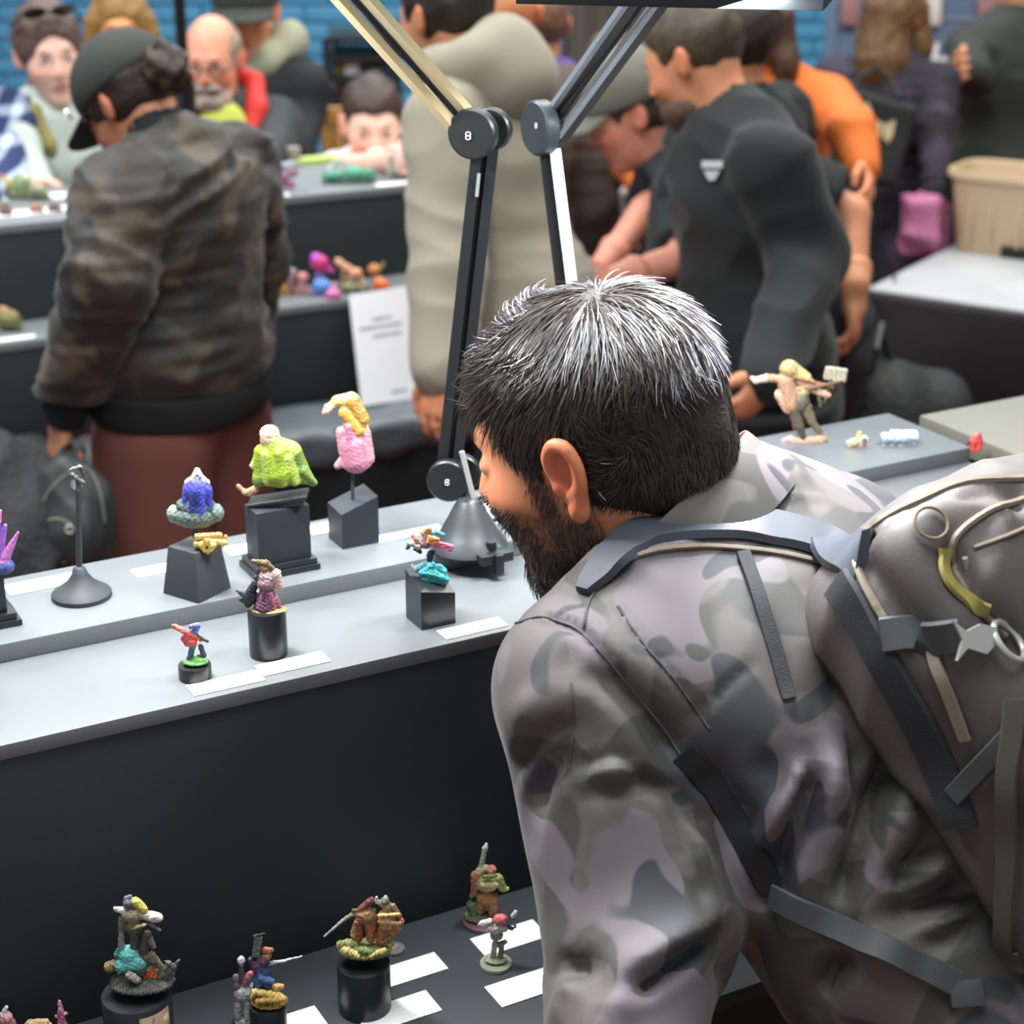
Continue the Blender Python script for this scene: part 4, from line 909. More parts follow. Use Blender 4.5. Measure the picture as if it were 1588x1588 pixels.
def ringat(tree,x,y,r,w_,name,m,parent,lift=.006,a0=0,a1=2*math.pi,n=22):
    p,nn=at_hit(tree,x,y,lift)
    if p is None: return
    a=np.cross(nn,Z); a/=np.linalg.norm(a); b=np.cross(nn,a); full=a1-a0>6.2
    MB().tube([p+(a*math.cos(t)+b*math.sin(t))*r for t in np.linspace(a0,a1,n)[:(-1 if full else None)]],w_,8,closed=full).build(name,m,parent)
ringat(bt,1440,816,.0125,.0013,'pull_ring',mat('bronze_cord',(120,104,80),.5),bag_o)
ringat(at_,1548,1005,.016,.0026,'clip_ring',m_met,bpk,.010,.0,6.3)
p_,nn=at_hit(at_,1502,990,.006)
if p_ is not None:
    a=np.cross(nn,Z); a/=np.linalg.norm(a); a=a if a[0]>0 else -a; b=np.cross(nn,a); b=b if b[2]>0 else -b
    MB().plate([p_+a*x_+b*y_ for x_,y_ in ((-.016,-.014),(-.007,-.006),(.008,-.012),(.018,-.004),(.018,.006),(.006,.010),(-.006,.006),(-.015,.014),(-.010,0))],nn*.004).build('strap_clip',m_met,bpk)
p_,nn=at_hit(at_,1495,1540,.004)
if p_ is not None: 
    a=np.cross(nn,Z); a/=np.linalg.norm(a); b=np.cross(nn,a); MB().box(p_,(.013,.010,.004),np.array([a,b,nn]).T,.002).build('buckle',m_web,bpk)
for (x_,y_) in ((1500,866),):
    p_,nn=at_hit(bt,x_,y_,.004)
    if p_ is not None: MB().tube([p_,p_+(np.cross(nn,[1,0,0.])*.3+np.array([.2,0,-.95]))*.012],.0022,8).build('zip_pull',m_met,bag_o)
# ================================================================== LAMPS ON THE FRONT STAND
m_lb=mat('black_lamp_metal',(22,26,29),.38,spec=.6); m_lc=mat('cream_lamp_rail',(206,192,152),.4); m_ls=mat('silver_lamp_rail',(150,156,164),.35,.5); m_lw=mat('white_lamp_rail',(214,224,232),.35); m_lp=mat('white_print')
m_sil=mat('silver_lacquer',(120,126,128),.3,.85)
def bar(pts,w_,t,side): return MB().tube(pts,w_,4,flat=t/w_,side=side)
def disc(mb,c,n,r,h): 
    n=np.asarray(n,float); n/=np.linalg.norm(n); a=np.cross(n,[0,0,1.]); a/=np.linalg.norm(a); R=np.array([a,np.cross(n,a),n]).T
    return mb.lathe(c,[(r*.2,-h),(r*.92,-h),(r,-h*.7),(r,h*.7),(r*.92,h),(r*.2,h)],28,R)
YL=1.70
lp=thing('desk_lamp','black two-arm lamp with cream rails, silver cone foot on the rear shelf','lamp',onZ(728,850,T2))
b0=onZ(728,850,T2); k_=px(1,b0)
MB().lathe(b0,[(.036,0),(.040,.003),(.038,.008),(.030,.018),(.022,.032),(.015,.046),(.011,.052),(.006,.053)],32).build('foot',m_sil,lp)
cl=MB(); cb=onZ(765,868,T2)+Z*.004; cl.box(cb,(.018,.010,.005),RUV,.002); cl.box(cb-V*.012+Z*-.004,(.004,.004,.010),RUV,.001); cl.tube([cb+V*.004+Z*.004,cb+V*.004+Z*.014],.005,10); cl.build('clamp',m_lb,lp)
j0=atY(699,738,YL); j1=atY(738,203,YL); 
MB().tube([b0+Z*.045,atY(712,760,YL)],.007,10).build('neck',m_lb,lp)
a=MB(); disc(a,j0+np.array([-.002,-.012,0]),(-.15,-1,0),.0215,.006); disc(a,j0+np.array([.012,.010,0]),(-.15,-1,0),.019,.005); jo=a.build('lower_joint',m_lb,lp)
MB().tube([atY(716,700,YL-.02),atY(727,745,YL-.02),atY(742,800,YL-.02),atY(750,835,YL-.02)],.0028,8).build('tension_rod',m_met,lp)
sd=np.array([1.,0,.1])
for dx,nm in ((-.0075,'post_rail'),(.0075,'post_rail')):
    MB().tube([atY(697,722,YL)+np.array([dx,0,0]),atY(752,232,YL)+np.array([dx,0,0])],.0066,4,flat=1.1,side=np.array([1.,1,0])).build(nm,m_lb,lp)
MB().tube([atY(697,722,YL)+np.array([0,.003,0]),atY(752,232,YL)+np.array([0,.003,0])],.0035,8).build('inner_rod',mat('dark_channel',(10,11,12),.7),lp)
MB().box(atY(741,287,YL-.0105),(.0016,.0006,.011),rot('y',6)).build('post_sticker',mat('grey_sticker',(120,126,128),.6),lp)
a=MB(); disc(a,j1+np.array([-.002,-.014,0]),(-.35,-1,0),.0235,.007); uj=a.build('upper_joint',m_lb,lp)
a=MB(); disc(a,atY(762,200,YL+.01),(-.35,-1,0),.020,.006); a.build('joint_plate',m_lb,lp)
def logo(p,n,parent,s=.003):
    n=np.asarray(n,float); n/=np.linalg.norm(n); a=np.cross([0,0,1.],n); a/=np.linalg.norm(a); b=np.cross(n,a); mb=MB()
    for q in(-.55,.55): mb.tube([p+a*math.cos(t)*s*.8+b*(math.sin(t)*s*.62+q*s) for t in np.linspace(0,2*math.pi,11)[:-1]],s*.2,5,closed=True)
    mb.build('joint_mark',m_lp,parent)
logo(j1+np.array([-.002,-.014,0])+np.array([-.35,-1,0])*.0080+np.array([-.002,0,-.001]),(-.35,-1,0),uj); logo(j0+np.array([-.002,-.012,0])+np.array([-.15,-1,0])*.0072,(-.15,-1,0),jo,.0025)
def twin(A1,A2,B1_,B2_,m,parent,r=.0048,core=m_lb):
    for P0,P1 in((A1,A2),(B1_,B2_)):
        MB().tube([P0,P1],r*1.25,4,flat=.8,side=np.array([1.,0,1.])).build('arm_rail',m,parent)
        d=np.array([.0035,.004,-.0045]); MB().tube([P0+d,P1+d],r*1.1,4,flat=.8,side=np.array([1.,0,1.])).build('arm_rail_black_channel',core,parent)  # black metal channel just behind and below each rail
    M0=(A1+B1_)/2+np.array([0,.004,0]); M1=(A2+B2_)/2+np.array([0,.004,0]); MB().tube([M0,M1],.003,8).build('cable',mat('black_webbing'),parent)
hL=atY(392,-190,1.47)
off=np.array([.0095,0,.0095])
A2=atY(713,190,YL-.006); S_=(atY(535,-10,1.60)-A2)
twin(A2+off*-.55,A2+off*-.55+S_*1.75,A2+off*.9,A2+off*.9+S_*1.75,m_lc,lp)
hL=A2+S_*1.75
MB().box(hL+np.array([-.16,-.02,-.03]),(.17,.045,.011),rot('z',12)@rot('y',0),.004).build('lamp_head',m_lb,lp)
o=MB().box(hL+np.array([-.16,-.02,-.0425]),(.16,.038,.0015),rot('z',12)).build('diffuser',mat('lit_diffuser',(255,250,240),.5,emit=6),lp)
area('lamp_glow',hL+np.array([-.16,-.02,-.046]),hL+np.array([-.14,.02,-1]),.30,7.8,(.97,.98,1),.07)
# second lamp
YR=1.80
b1=onZ(928,838,T2); lq=thing('desk_lamp','second lamp with silver rails rising behind the bearded man\'s head','lamp',b1)
MB().lathe(b1,[(.036,0),(.040,.003),(.038,.008),(.030,.018),(.022,.032),(.015,.046),(.011,.052),(.006,.053)],32).build('foot',m_sil,lq)
q0=atY(918,760,YR); q1=atY(842,200,YR)
MB().tube([b1+Z*.045,q0],.007,10).build('neck',m_lb,lq); a=MB(); disc(a,q0,(-.8,-.6,0),.0215,.012); a.build('lower_joint',m_lb,lq)
MB().tube([q0+np.array([-.006,0,0]),atY(845,232,YR)],.0072,4,flat=1.2,side=np.array([1.,1,0])).build('post_rail',m_lb,lq)
MB().tube([q0+np.array([.006,-.008,0]),atY(861,232,YR-.012)],.0078,4,flat=1.0,side=np.array([1.,1,0])).build('post_rail',m_lw,lq)
a=MB(); disc(a,atY(838,198,YR-.01),(-.85,-.5,0),.027,.008); uj=a.build('upper_joint',mat('graphite_lamp_metal',(64,72,78),.35,.4),lq); logo(atY(831,195,YR-.028),(-.85,-.5,0),uj,.0022)
a=MB(); disc(a,atY(854,196,YR),(-.85,-.5,0),.018,.007); a.build('joint_plate',m_lb,lq)
A1_=atY(858,168,YR-.012); A2_=atY(968,12,1.66); B1_=atY(868,210,YR-.012); B2_=atY(1014,12,1.66)
twin(A1_,A1_+(A2_-A1_)*1.12,B1_,B1_+(B2_-B1_)*1.12,m_ls,lq,.0056)
hd=MB(); hc=atY(1050,-36,1.55); HRl=rot('z',-14)@rot('x',0)
hd.box(hc,(.125,.050,.011),HRl,.004); hd.build('lamp_head',m_lb,lq)
MB().box(hc-HRl@np.array([0,.0505,-.002]),(.112,.0008,.0075),HRl).build('front_trim',m_lc,lq)
a=MB()
for q in(-1,1): a.box(hc+HRl@np.array([0,q*.048,-.014]),(.125,.002,.006),HRl,.001); a.box(hc+HRl@np.array([q*.123,0,-.014]),(.002,.048,.006),HRl,.001)
a.build('frame_lip',m_lb,lq)
MB().box(hc-Z*.0115,(.115,.042,.0010),HRl).build('diffuser',mat('lit_diffuser'),lq)
area('lamp_glow',hc-Z*.015+np.array([.06,-.02,0]),hc+np.array([.34,-.14,-1]),.22,13,(.93,.96,1),.08)
# ================================================================== MINIATURES ON THE FRONT STAND
m_mini=mat('painted_resin',attr=True,rough=.55,bump=(1500,.25,.0004)); m_pl2=mat('black_plinth_gloss',(30,34,37),.32,spec=.6); m_plm=mat('charcoal_plinth_matt',(52,57,60),.6,bump=(900,.2,.0003))
m_card=mat('white_card',(244,245,243),.6); m_gold=mat('gold_leaf',(226,190,104),.35,.7,bump=(600,.6,.001))
class Mini:
    def __init__(s,name,label,cat,bx,by,z,group=None,floor=None):
        s.b=onZ(bx,by,z); s.Y=s.b[1]; s.u=px(1,s.b); s.t=thing(name,label,cat,s.b,group); s.z=z
    def q(s,x,y,dy=0): return atY(x,y,s.Y+dy*s.u)    # dy in pixel units, away from the camera
    def fig(s,prims,name='figure',res=1.15,k=1.6,noise=.5,m=None):
        F=Field()
        for p in prims:
            if p[0]=='e': _,x,y,rx,ry,rz,c,*d=p; F.ell(s.q(x,y,d[0] if d else 0),np.array([rx,rz,ry])*s.u,np.array([[1,0,0],[0,math.cos(PT),math.sin(PT)*0],[0,0,1]])if False else None,k*s.u,1,c)
            elif p[0]=='b': _,x,y,hx,hy,hz,ang,c,*d=p; F.box(s.q(x,y,d[0] if d else 0),np.array([hx,hz,hy])*s.u,rot('y',ang),.8*s.u,k*.6*s.u,1,c)
            else: x1,y1,r1,x2,y2,r2,c,*d=p; F.cap(s.q(x1,y1,d[0] if d else 0),s.q(x2,y2,d[1] if len(d)>1 else (d[0] if d else 0)),r1*s.u,r2*s.u,k*s.u,1,c)
        v,f=F.mesh(res*s.u); c=F.colour(v); n_=vnormals(v,f)
        g=wav(v,1.1/s.u,len(prims)); v=v+n_*(noise*s.u*g)[:,None]; c=c*(1+.28*np.clip(g,-1,1))[:,None]
        return mk(name,v,f,m or m_mini,s.t,np.clip(c,0,1))
    def cyl(s,cx,r,h,m=m_pl2,name='plinth',top=None,z0=0,n=36,taper=1.0):
        c=np.array([s.q(cx,0)[0] if False else s.b[0]+(cx)*s.u,s.b[1],s.z+z0]); R_=r*s.u; H_=h*s.u
        MB().lathe(c,[(R_*.3,0.0003),(R_,.0004),(R_*1.0,.0012),(R_*taper,H_-.001),(R_*taper*.985,H_),(R_*.3,H_)],n).build(name,m,s.t); return c
DR=(40,32,32)
# 1 rod stand
M=Mini('stand','slim grey stand with round cone foot and tall rod, leftmost on the rear shelf','stand',127,925,T2)
R_=46*M.u; MB().lathe(M.b,[(R_*.3,0),(R_,.0005),(R_,.0042),(R_*.93,.0062),(R_*.72,.010),(R_*.45,.016),(R_*.28,.023),(R_*.20,.029),(R_*.10,.031)],40).build('foot',m_plm,M.t)
MB().tube([M.b+Z*.029,M.q(122,760)],.0028,10).build('rod',m_plm,M.t)
M.fig([(121,762,4,121,740,3.5,(60,64,66)),(121,745,3,112,735,3,(150,150,146)),(115,738,4,128,748,4,(90,92,92)),(110,728,2.5,124,724,3,(120,122,120)),(124,724,3,130,738,2,(60,62,64))],'clasp')
# 2 crystals at left edge
M=Mini('crystal_cluster','purple and pink crystal miniature on black stepped plinth at the left edge','miniature',-22,965,T2)
for i,(hw,z0,z1) in enumerate(((48,0,.006),(42,.006,.012),(30,.012,.05))): MB().box(M.b+Z*(z0+z1)/2,(hw*M.u,hw*M.u*.8,(z1-z0)/2),RUV,.0012).build('plinth',m_pl2,M.t)
M.fig([(-5,870,10,-2,800,3,(96,80,170)),(5,870,9,28,826,2,(196,120,190)),(-2,860,8,8,815,3,(150,96,190)),(0,872,8,18,850,3,(90,130,200)),(-25,870,14,-25,820,6,(90,70,150)),(-15,880,16,10,878,12,(70,80,140)),(-4,815,5,1,792,2,(230,130,190))],'crystals',noise=.2)
# 3 blue-haired bust on tapered plinth
M=Mini('bust','blue-haired bust on a tapered dark plinth draped with gold leaf','miniature',306,916,T2)
hw=px(37,M.b); RB=rot('z',math.degrees(math.atan2(U[1],U[0]))+28)
MB().box(M.b+Z*.0238,(hw,hw,.0235),RB,.0008,taper=.76).build('plinth',m_plm,M.t)
M.fig([('b',322,838,20,4,14,-8,(200,170,100),-14),(306,832,5,340,830,5,(226,196,120),-22),(320,838,6,350,842,4,(240,214,140),-24),(312,845,6,318,855,3,(206,170,90),-26),(330,846,6,322,858,2,(228,196,110),-28),(350,832,3,344,848,3,(240,220,160),-20)],'gold_leaf',m=m_gold,k=2)
M.fig([(303,830,5,303,812,7,(44,48,46)),('e',303,800,36,19,19,(96,114,106)),('e',303,786,27,20,16,(90,108,102)),('e',270,797,11,14,13,(120,136,122)),('e',336,795,11,14,13,(104,120,110)),(285,785,12,322,785,12,(78,96,92)),('e',304,765,14,17,15,(60,70,140)),
 ('e',306,758,21,22,20,(66,72,168)),(290,760,7,287,790,5,(70,74,170),-6),(300,765,7,298,796,5,(60,62,150),-12),(312,765,7,312,798,5,(76,80,186),-12),(322,760,7,325,788,5,(66,70,168),-6),(306,742,10,306,730,5,(196,184,214)),(290,748,4,306,734,3,(214,200,224),-6),(322,748,4,306,734,3,(206,192,220),-6)],'bust_figure')
# 4 green cloak
M=Mini('cloaked_figure','lime green cloaked figure on the tallest black plinth with a stepped foot','miniature',434,880,T2)
RB=RUV; hw=px(46,M.b)
for (sx,sy,z0,z1,bv) in ((1.16,.80,0,.0062,.001),(1.08,.72,.0062,.0118,.001),(.94,.56,.0118,.066,.0008)): MB().box(M.b+Z*(z0+z1)/2,(hw*sx,hw*sy,(z1-z0)/2),RB,bv).build('plinth',m_pl2 if z1<.05 else mat('slate_plinth',(38,44,52),.45),M.t)
M.fig([('b',432,772,46,3,20,-9,(30,33,35),0),('b',430,778,42,5,18,-6,(34,37,40),0)],'plinth_cap',k=4,noise=.1)
G=(132,156,44);G2=(104,130,60);G3=(150,168,76)
M.fig([(420,698,16,434,730,26,G),(402,742,10,462,742,10,G2),(440,722,18,474,744,7,G),(455,730,10,488,750,2.5,G2),(425,688,13,452,698,14,G3),(458,705,12,484,748,5,G2),(404,700,10,402,746,9,G),(412,706,7,416,748,6,G3,-13),(432,704,7,438,750,6,G,-17),(448,712,7,458,748,6,G3,-12),(470,730,7,490,749,3,G2,-6),
 ('e',418,672,15,13,13,(206,190,158)),('e',418,683,14,8,12,(150,130,100)),(408,700,6,392,722,5,(176,160,120)),(392,758,4,380,764,3,(176,150,110)),(380,764,3,370,754,3.5,(196,150,120)),(398,760,4,388,768,3,(196,160,130))],'cloak',k=6,noise=.2)
# 5 pink figure
M=Mini('blond_figure','pink figure with long blond hair on a rod above a slanted black plinth','miniature',549,838,T2)
hw=px(30,M.b); 
c=M.b; a=-U*hw*1.02; d=V*hw*.9; top=[c+a-d*1.0,c-a*1.0-d*1.0,c-a+d,c+a+d]
hts=[.037,.050,.052,.039]; vs=[p for p in top]+[p+Z*h_ for p,h_ in zip(top,hts)]
MB().raw(vs,[(3,2,1,0),(4,5,6,7),(0,1,5,4),(1,2,6,5),(2,3,7,6),(3,0,4,7)]).build('plinth',mat('slate_plinth'),M.t,smooth=False)
MB().tube([M.q(547,775),M.q(547,722)],.0018,8).build('rod',m_plm,M.t)
Pk=(186,120,140);Pk2=(200,140,152);BL=(170,134,70)
M.fig([(548,690,21,552,712,22,Pk),(530,670,9,534,700,9,Pk2),(566,672,9,570,710,11,Pk2),('e',552,718,24,12,18,Pk),(534,712,8,524,722,6,Pk2),(545,655,13,550,690,16,(196,128,146)),(540,662,5,545,705,6,(186,116,140),-14),
 (524,622,9,545,622,12,(190,166,104)),(545,622,13,562,650,11,BL),(545,620,12,522,622,8,(196,168,108)),(556,640,11,564,675,8,(190,146,84)),(535,640,10,556,668,9,(196,146,66),-6),(522,622,6,507,632,4,(220,180,140)),(507,630,4,503,640,4,(224,160,140)),(518,628,4,508,638,4,(214,180,150),-4),(565,660,6,570,690,5,(226,196,150))],'figure',k=2.4,noise=.25)
# 6 large barbarian on the right, on the shelf behind the jacket
M=Mini('barbarian_figure','pale long-haired warrior miniature swinging an axe on the shelf right of the bearded man','miniature',1252,684,T2)
SK=(180,140,112);BN=(100,86,62)
M.fig([(1218,590,13,1226,625,14,SK),(1210,612,9,1222,632,9,(214,176,150)),('e',1224,572,15,13,14,(176,150,104)),(1224,570,12,1250,585,8,(196,184,120)),(1240,580,7,1262,596,5,(206,200,140)),(1214,588,6,1190,586,6,SK),(1190,586,6,1172,590,5,(216,190,170)),(1172,590,5,1166,586,3,(232,214,200)),
 (1240,590,7,1262,605,6,SK),(1262,605,5,1284,612,5,(206,166,140)),(1232,586,3,1290,600,3,(140,90,70),-6),('b',1296,580,17,10,4,8,(170,160,140),-6),(1240,606,3,1300,592,3,(110,84,60),-8),(1270,612,4,1272,630,2,BN),(1284,606,3,1278,624,2,(90,86,60)),
 ('e',1240,622,15,17,15,(104,98,82)),('e',1244,606,12,9,13,(176,160,120)),(1232,635,9,1240,660,7,(96,88,72)),(1250,632,9,1258,652,7,(120,108,84)),(1240,660,6,1246,680,5,(74,68,62)),(1258,652,6,1272,672,5,(110,100,86)),(1228,640,4,1232,664,2,(130,80,80)),
 (1228,684,7,1246,688,7,(190,150,130)),(1250,686,8,1276,682,7,(176,140,110)),(1226,680,5,1215,684,4,(214,150,150)),(1272,676,5,1280,686,4,(206,160,140))],'figure')
def tiny(name,label,bx,by,z,prims,group=None,**k):
    M=Mini(name,label,'miniature',bx,by,z,group); M.fig(prims,**k); return M
tiny('small_figure','tiny tan creature with a round white shield, beside the axe warrior',1338,692,T2,[(1318,688,6,1330,684,6,(206,180,140)),(1330,682,5,1334,672,4,(176,166,110)),('e',1340,682,7,7,3,(220,222,220),-5),('e',1340,682,4,4,3,(110,110,110),-7),(1326,690,4,1344,690,4,(190,160,130))])
tiny('silver_vehicle','small silver-white model with layered plates on the shelf above the grey jacket',1396,688,T2,[('b',1395,676,28,3,10,-2,(196,204,210)),('b',1390,682,24,2.5,11,-2,(110,124,134)),('b',1402,671,20,2,8,0,(226,230,230)),('b',1392,687,26,2.5,9,-4,(160,170,176)),(1366,686,3,1356,690,2,(90,96,100))],k=.6)
tiny('red_figure','tiny red armoured figure near the dark gap between the table tops',1513,700,T2-.001,[(1509,696,5,1508,684,4,(196,70,60)),(1517,696,5,1519,684,5,(206,80,70)),('e',1513,684,8,8,6,(196,64,56)),('e',1513,676,5,5,5,(220,110,100)),(1520,682,3,1520,672,2,(176,60,56)),(1504,684,3,1499,690,2,(90,50,60))])
# 7 red and blue soldier on disc
M=Mini('red_gunner','small red and blue figure with a long gun on a green-topped black disc','miniature',303,1050,T1)
M.cyl(0,25.5,22); 
M.fig([('e',303,1026,20,5,15,(96,150,80)),('e',308,1022,13,5,10,(110,170,90))],'grass_top',noise=.3)
M.fig([(294,1022,5,297,1010,4.5,(70,110,130)),(297,1010,4,300,998,5,(60,110,140)),(316,1016,4,311,1002,4,(60,66,90)),(318,1016,3,308,1018,3,(64,90,80)),('e',297,995,9,9,8,(206,90,84)),(286,990,5,300,984,6,(216,96,84)),(270,971,4,292,982,5,(220,110,100)),(292,982,5,312,992,3.5,(206,90,70)),(306,986,3,322,995,2,(50,50,66)),(302,980,5,306,972,4,(90,110,190)),(296,972,4,306,970,5,(110,120,180)),(284,990,4,290,1000,3,(196,70,76)),(300,1000,4,296,1012,3,(180,110,110))],'figure')
# 8 dark winged figure on cylinder
M=Mini('winged_figure','mauve robed figure with dark wing and brown hat on a black cylinder','miniature',417,1014,T1)
M.cyl(0,29.5,76)
M.fig([('e',417,946,29,6,18,(176,150,96))],'ground_disc',noise=.2)
M.fig([(412,940,17,414,915,11,(110,74,96)),(404,935,8,400,942,7,(84,56,78)),(425,930,8,432,944,6,(150,96,110)),('e',414,905,15,12,12,(140,110,116)),(428,890,8,432,908,7,(196,170,160)),(410,893,8,420,895,8,(190,176,166)),('e',410,880,7,7,7,(160,110,90)),(392,870,3,412,874,6,(96,80,54)),(412,874,6,424,882,3,(110,92,60)),
 (396,905,6,385,925,8,(30,38,50)),(385,925,7,374,920,4,(44,54,66)),(374,920,3,367,916,2,(50,60,72)),(392,925,9,384,938,5,(26,30,40)),(378,932,4,371,930,2,(44,52,64)),(405,905,3,396,895,3,(60,60,66)),(420,922,4,424,944,4,(176,100,116),-8),(410,920,3,408,944,4,(80,40,60),-10)],'figure')
# 9 box plinth with turquoise rocks and pink banner figure
M=Mini('turquoise_rock_figure','small fighter with a pink blade above turquoise rocks on a slanted black block','miniature',668,962,T1)
hw=px(29,M.b); RB=RUV; a=-U*hw; d=V*hw*.95; c=M.b; bt_=[c+a-d,c-a-d,c-a+d,c+a+d]; hts=[.0385,.031,.046,.050]
MB().raw(bt_+[p+Z*h_ for p,h_ in zip(bt_,hts)],[(3,2,1,0),(4,5,6,7),(0,1,5,4),(1,2,6,5),(2,3,7,6),(3,0,4,7)]).build('plinth',m_pl2,M.t,smooth=False)
CY=(72,190,196);CY2=(110,214,214)
M.fig([(655,886,7,668,878,8,CY),(668,885,9,685,892,8,CY2),(660,898,8,690,898,7,CY),(650,880,5,662,874,5,(90,150,170)),(672,906,5,690,904,4,CY2),(645,882,6,640,878,3,(120,140,156)),(680,880,6,688,886,6,CY),(664,905,5,655,896,5,(50,140,156)),('b',672,890,18,3,10,16,(60,160,170))],'rocks',k=.8,noise=.6)
M.fig([(664,868,3,666,858,4,(60,76,100)),(668,868,3,671,856,4,(40,50,70)),('e',660,843,10,8,8,(110,96,90)),(650,848,5,636,842,4,(190,176,166)),(636,842,4,632,850,3,(80,90,96)),(646,838,4,640,830,3,(190,140,120)),(660,835,6,664,822,6,(156,110,84)),(664,820,5,655,826,4,(190,150,110)),('b',685,846,18,5.5,3,16,(226,120,150),-4),('b',672,838,9,6,3,14,(226,150,100),-6),(676,824,3,688,830,3,(80,170,176)),(652,856,3,642,852,2,(60,60,70)),(670,828,4,680,826,3,(70,150,160))],'figure')
# ---------------- lower shelf
M=Mini('swamp_warrior','grey armoured warrior with a club over a turquoise rock and fire, on the widest cylinder','miniature',220,1640,T0)
M.cyl(0,53,119,m=mat('charcoal_cylinder',(46,50,54),.4),name='plinth')
cc=M.b; pp=[]; 
for j,(z0,z1) in enumerate(((.004,.060),)):
    vs=[];n=8
    for i in range(n+1):
        th=math.radians(-75+ (58*i/n)); vs+= [cc+np.array([math.cos(th),math.sin(th),0])*53.6*M.u+Z*z0,cc+np.array([math.cos(th),math.sin(th),0])*53.6*M.u+Z*z1]
    pn_=mk('printed_panel',vs,[(2*i,2*i+2,2*i+3,2*i+1) for i in range(n)],mat('art_panel',(150,128,100),.6,patches=[((92,60,72),60,.5,.05),((190,176,140),90,.56,.05)]),M.t); so=pn_.modifiers.new('t','SOLIDIFY'); so.thickness=.0006
M.fig([('e',220,1522,50,9,34,(66,66,60)),(180,1520,8,200,1516,9,(90,90,84)),(250,1512,7,262,1494,5,(104,100,92)),(258,1515,6,270,1498,4,(80,80,80)),(262,1520,5,276,1490,2.5,(104,104,104)),(262,1500,2,256,1490,1.5,(100,104,104)),(170,1500,9,178,1496,8,(130,110,80)),(200,1512,6,212,1520,6,(150,140,130),-20)],'swamp_base',noise=.9)
M.fig([(232,1518,5,240,1500,4,(224,120,50)),(224,1520,5,228,1508,3,(226,80,40)),(240,1516,4,250,1508,2.5,(230,150,80)),(228,1524,4,244,1522,3,(210,70,40)),(234,1505,3,234,1496,1.5,(236,180,90))],'flames',k=1)
M.fig([(190,1495,13,215,1490,14,(110,196,190)),('e',200,1478,15,12,14,(120,214,206)),(182,1480,6,190,1470,6,(76,130,120)),(215,1505,9,222,1495,9,(96,120,116))],'turquoise_rock')
M.fig([(208,1470,6,207,1440,6,(90,90,80)),(188,1470,5,188,1440,4,(150,140,146)),(188,1440,5,190,1424,6,(120,110,110)),(222,1475,7,228,1450,7,(86,74,60)),(228,1450,6,238,1468,4,(120,116,118)),('e',207,1435,15,14,12,(104,92,66)),('e',205,1418,16,12,12,(150,144,120)),(195,1412,6,180,1410,4,(196,190,184)),(180,1410,3,177,1408,2,(210,206,200)),('e',200,1400,9,9,9,(110,104,116)),(196,1393,4,202,1390,3,(120,112,130)),(210,1398,7,222,1410,7,(196,180,96)),(222,1418,7,236,1422,7,(206,196,180)),(236,1421,8,246,1423,7,(226,216,204)),(228,1430,3,248,1443,2,(120,124,130)),(205,1440,2,225,1434,2,(206,190,150),-10),(222,1482,8,238,1490,8,(90,84,78)),(236,1480,5,252,1502,4,(120,112,100))],'figure')
# blue figure + rope base
M=Mini('blue_swordsman','blue caped figure with pale sword on a coiled yellow rope base and black cylinder','miniature',418,1612,T0)
M.cyl(0,28.5,66)
M.fig([(395,1545,6,430,1532,6,(196,160,90)),(395,1538,5,436,1545,5,(214,180,100),-14),(400,1552,5,440,1550,5,(190,150,76),-18),(408,1530,5,436,1530,5,(206,170,96),6),('e',418,1552,28,6,22,(176,140,80)),(392,1548,4,402,1540,4,(150,120,70),-8)],'rope_base',noise=.8)
M.fig([(400,1530,8,405,1500,9,(70,96,140)),(415,1528,7,412,1505,8,(60,84,130)),(398,1500,8,410,1490,9,(90,60,80)),(412,1495,4,440,1490,2,(176,190,196)),(440,1490,2,468,1483,1.2,(220,224,226)),('e',414,1482,7,8,7,(186,130,96)),(412,1474,6,420,1474,5,(150,96,60)),('b',399,1468,6,18,3,10,(110,116,104)),(395,1452,3,410,1448,2,(40,46,54)),(392,1500,5,388,1488,4,(60,50,80)),(405,1515,6,422,1522,5,(96,120,166),-6)],'figure')
M=Mini('pale_armoured_figure','pale armoured figure with a red stripe beside the blue swordsman','miniature',377,1590,T0)
M.cyl(0,17,7)
M.fig([(370,1578,6,370,1555,6,(176,180,176)),(384,1578,6,384,1556,6,(196,196,190)),('e',376,1540,13,13,9,(206,206,200)),(368,1552,4,370,1566,3,(196,90,80)),(386,1540,6,396,1530,6,(216,220,220)),(368,1530,6,366,1515,5,(120,110,110)),(380,1522,6,388,1510,5,(196,110,120)),('e',374,1490,6,8,6,(206,210,212)),(374,1500,4,375,1520,5,(90,80,90)),(390,1528,4,394,1560,3,(226,230,230)),(370,1584,6,384,1584,6,(206,210,208))],'figure')
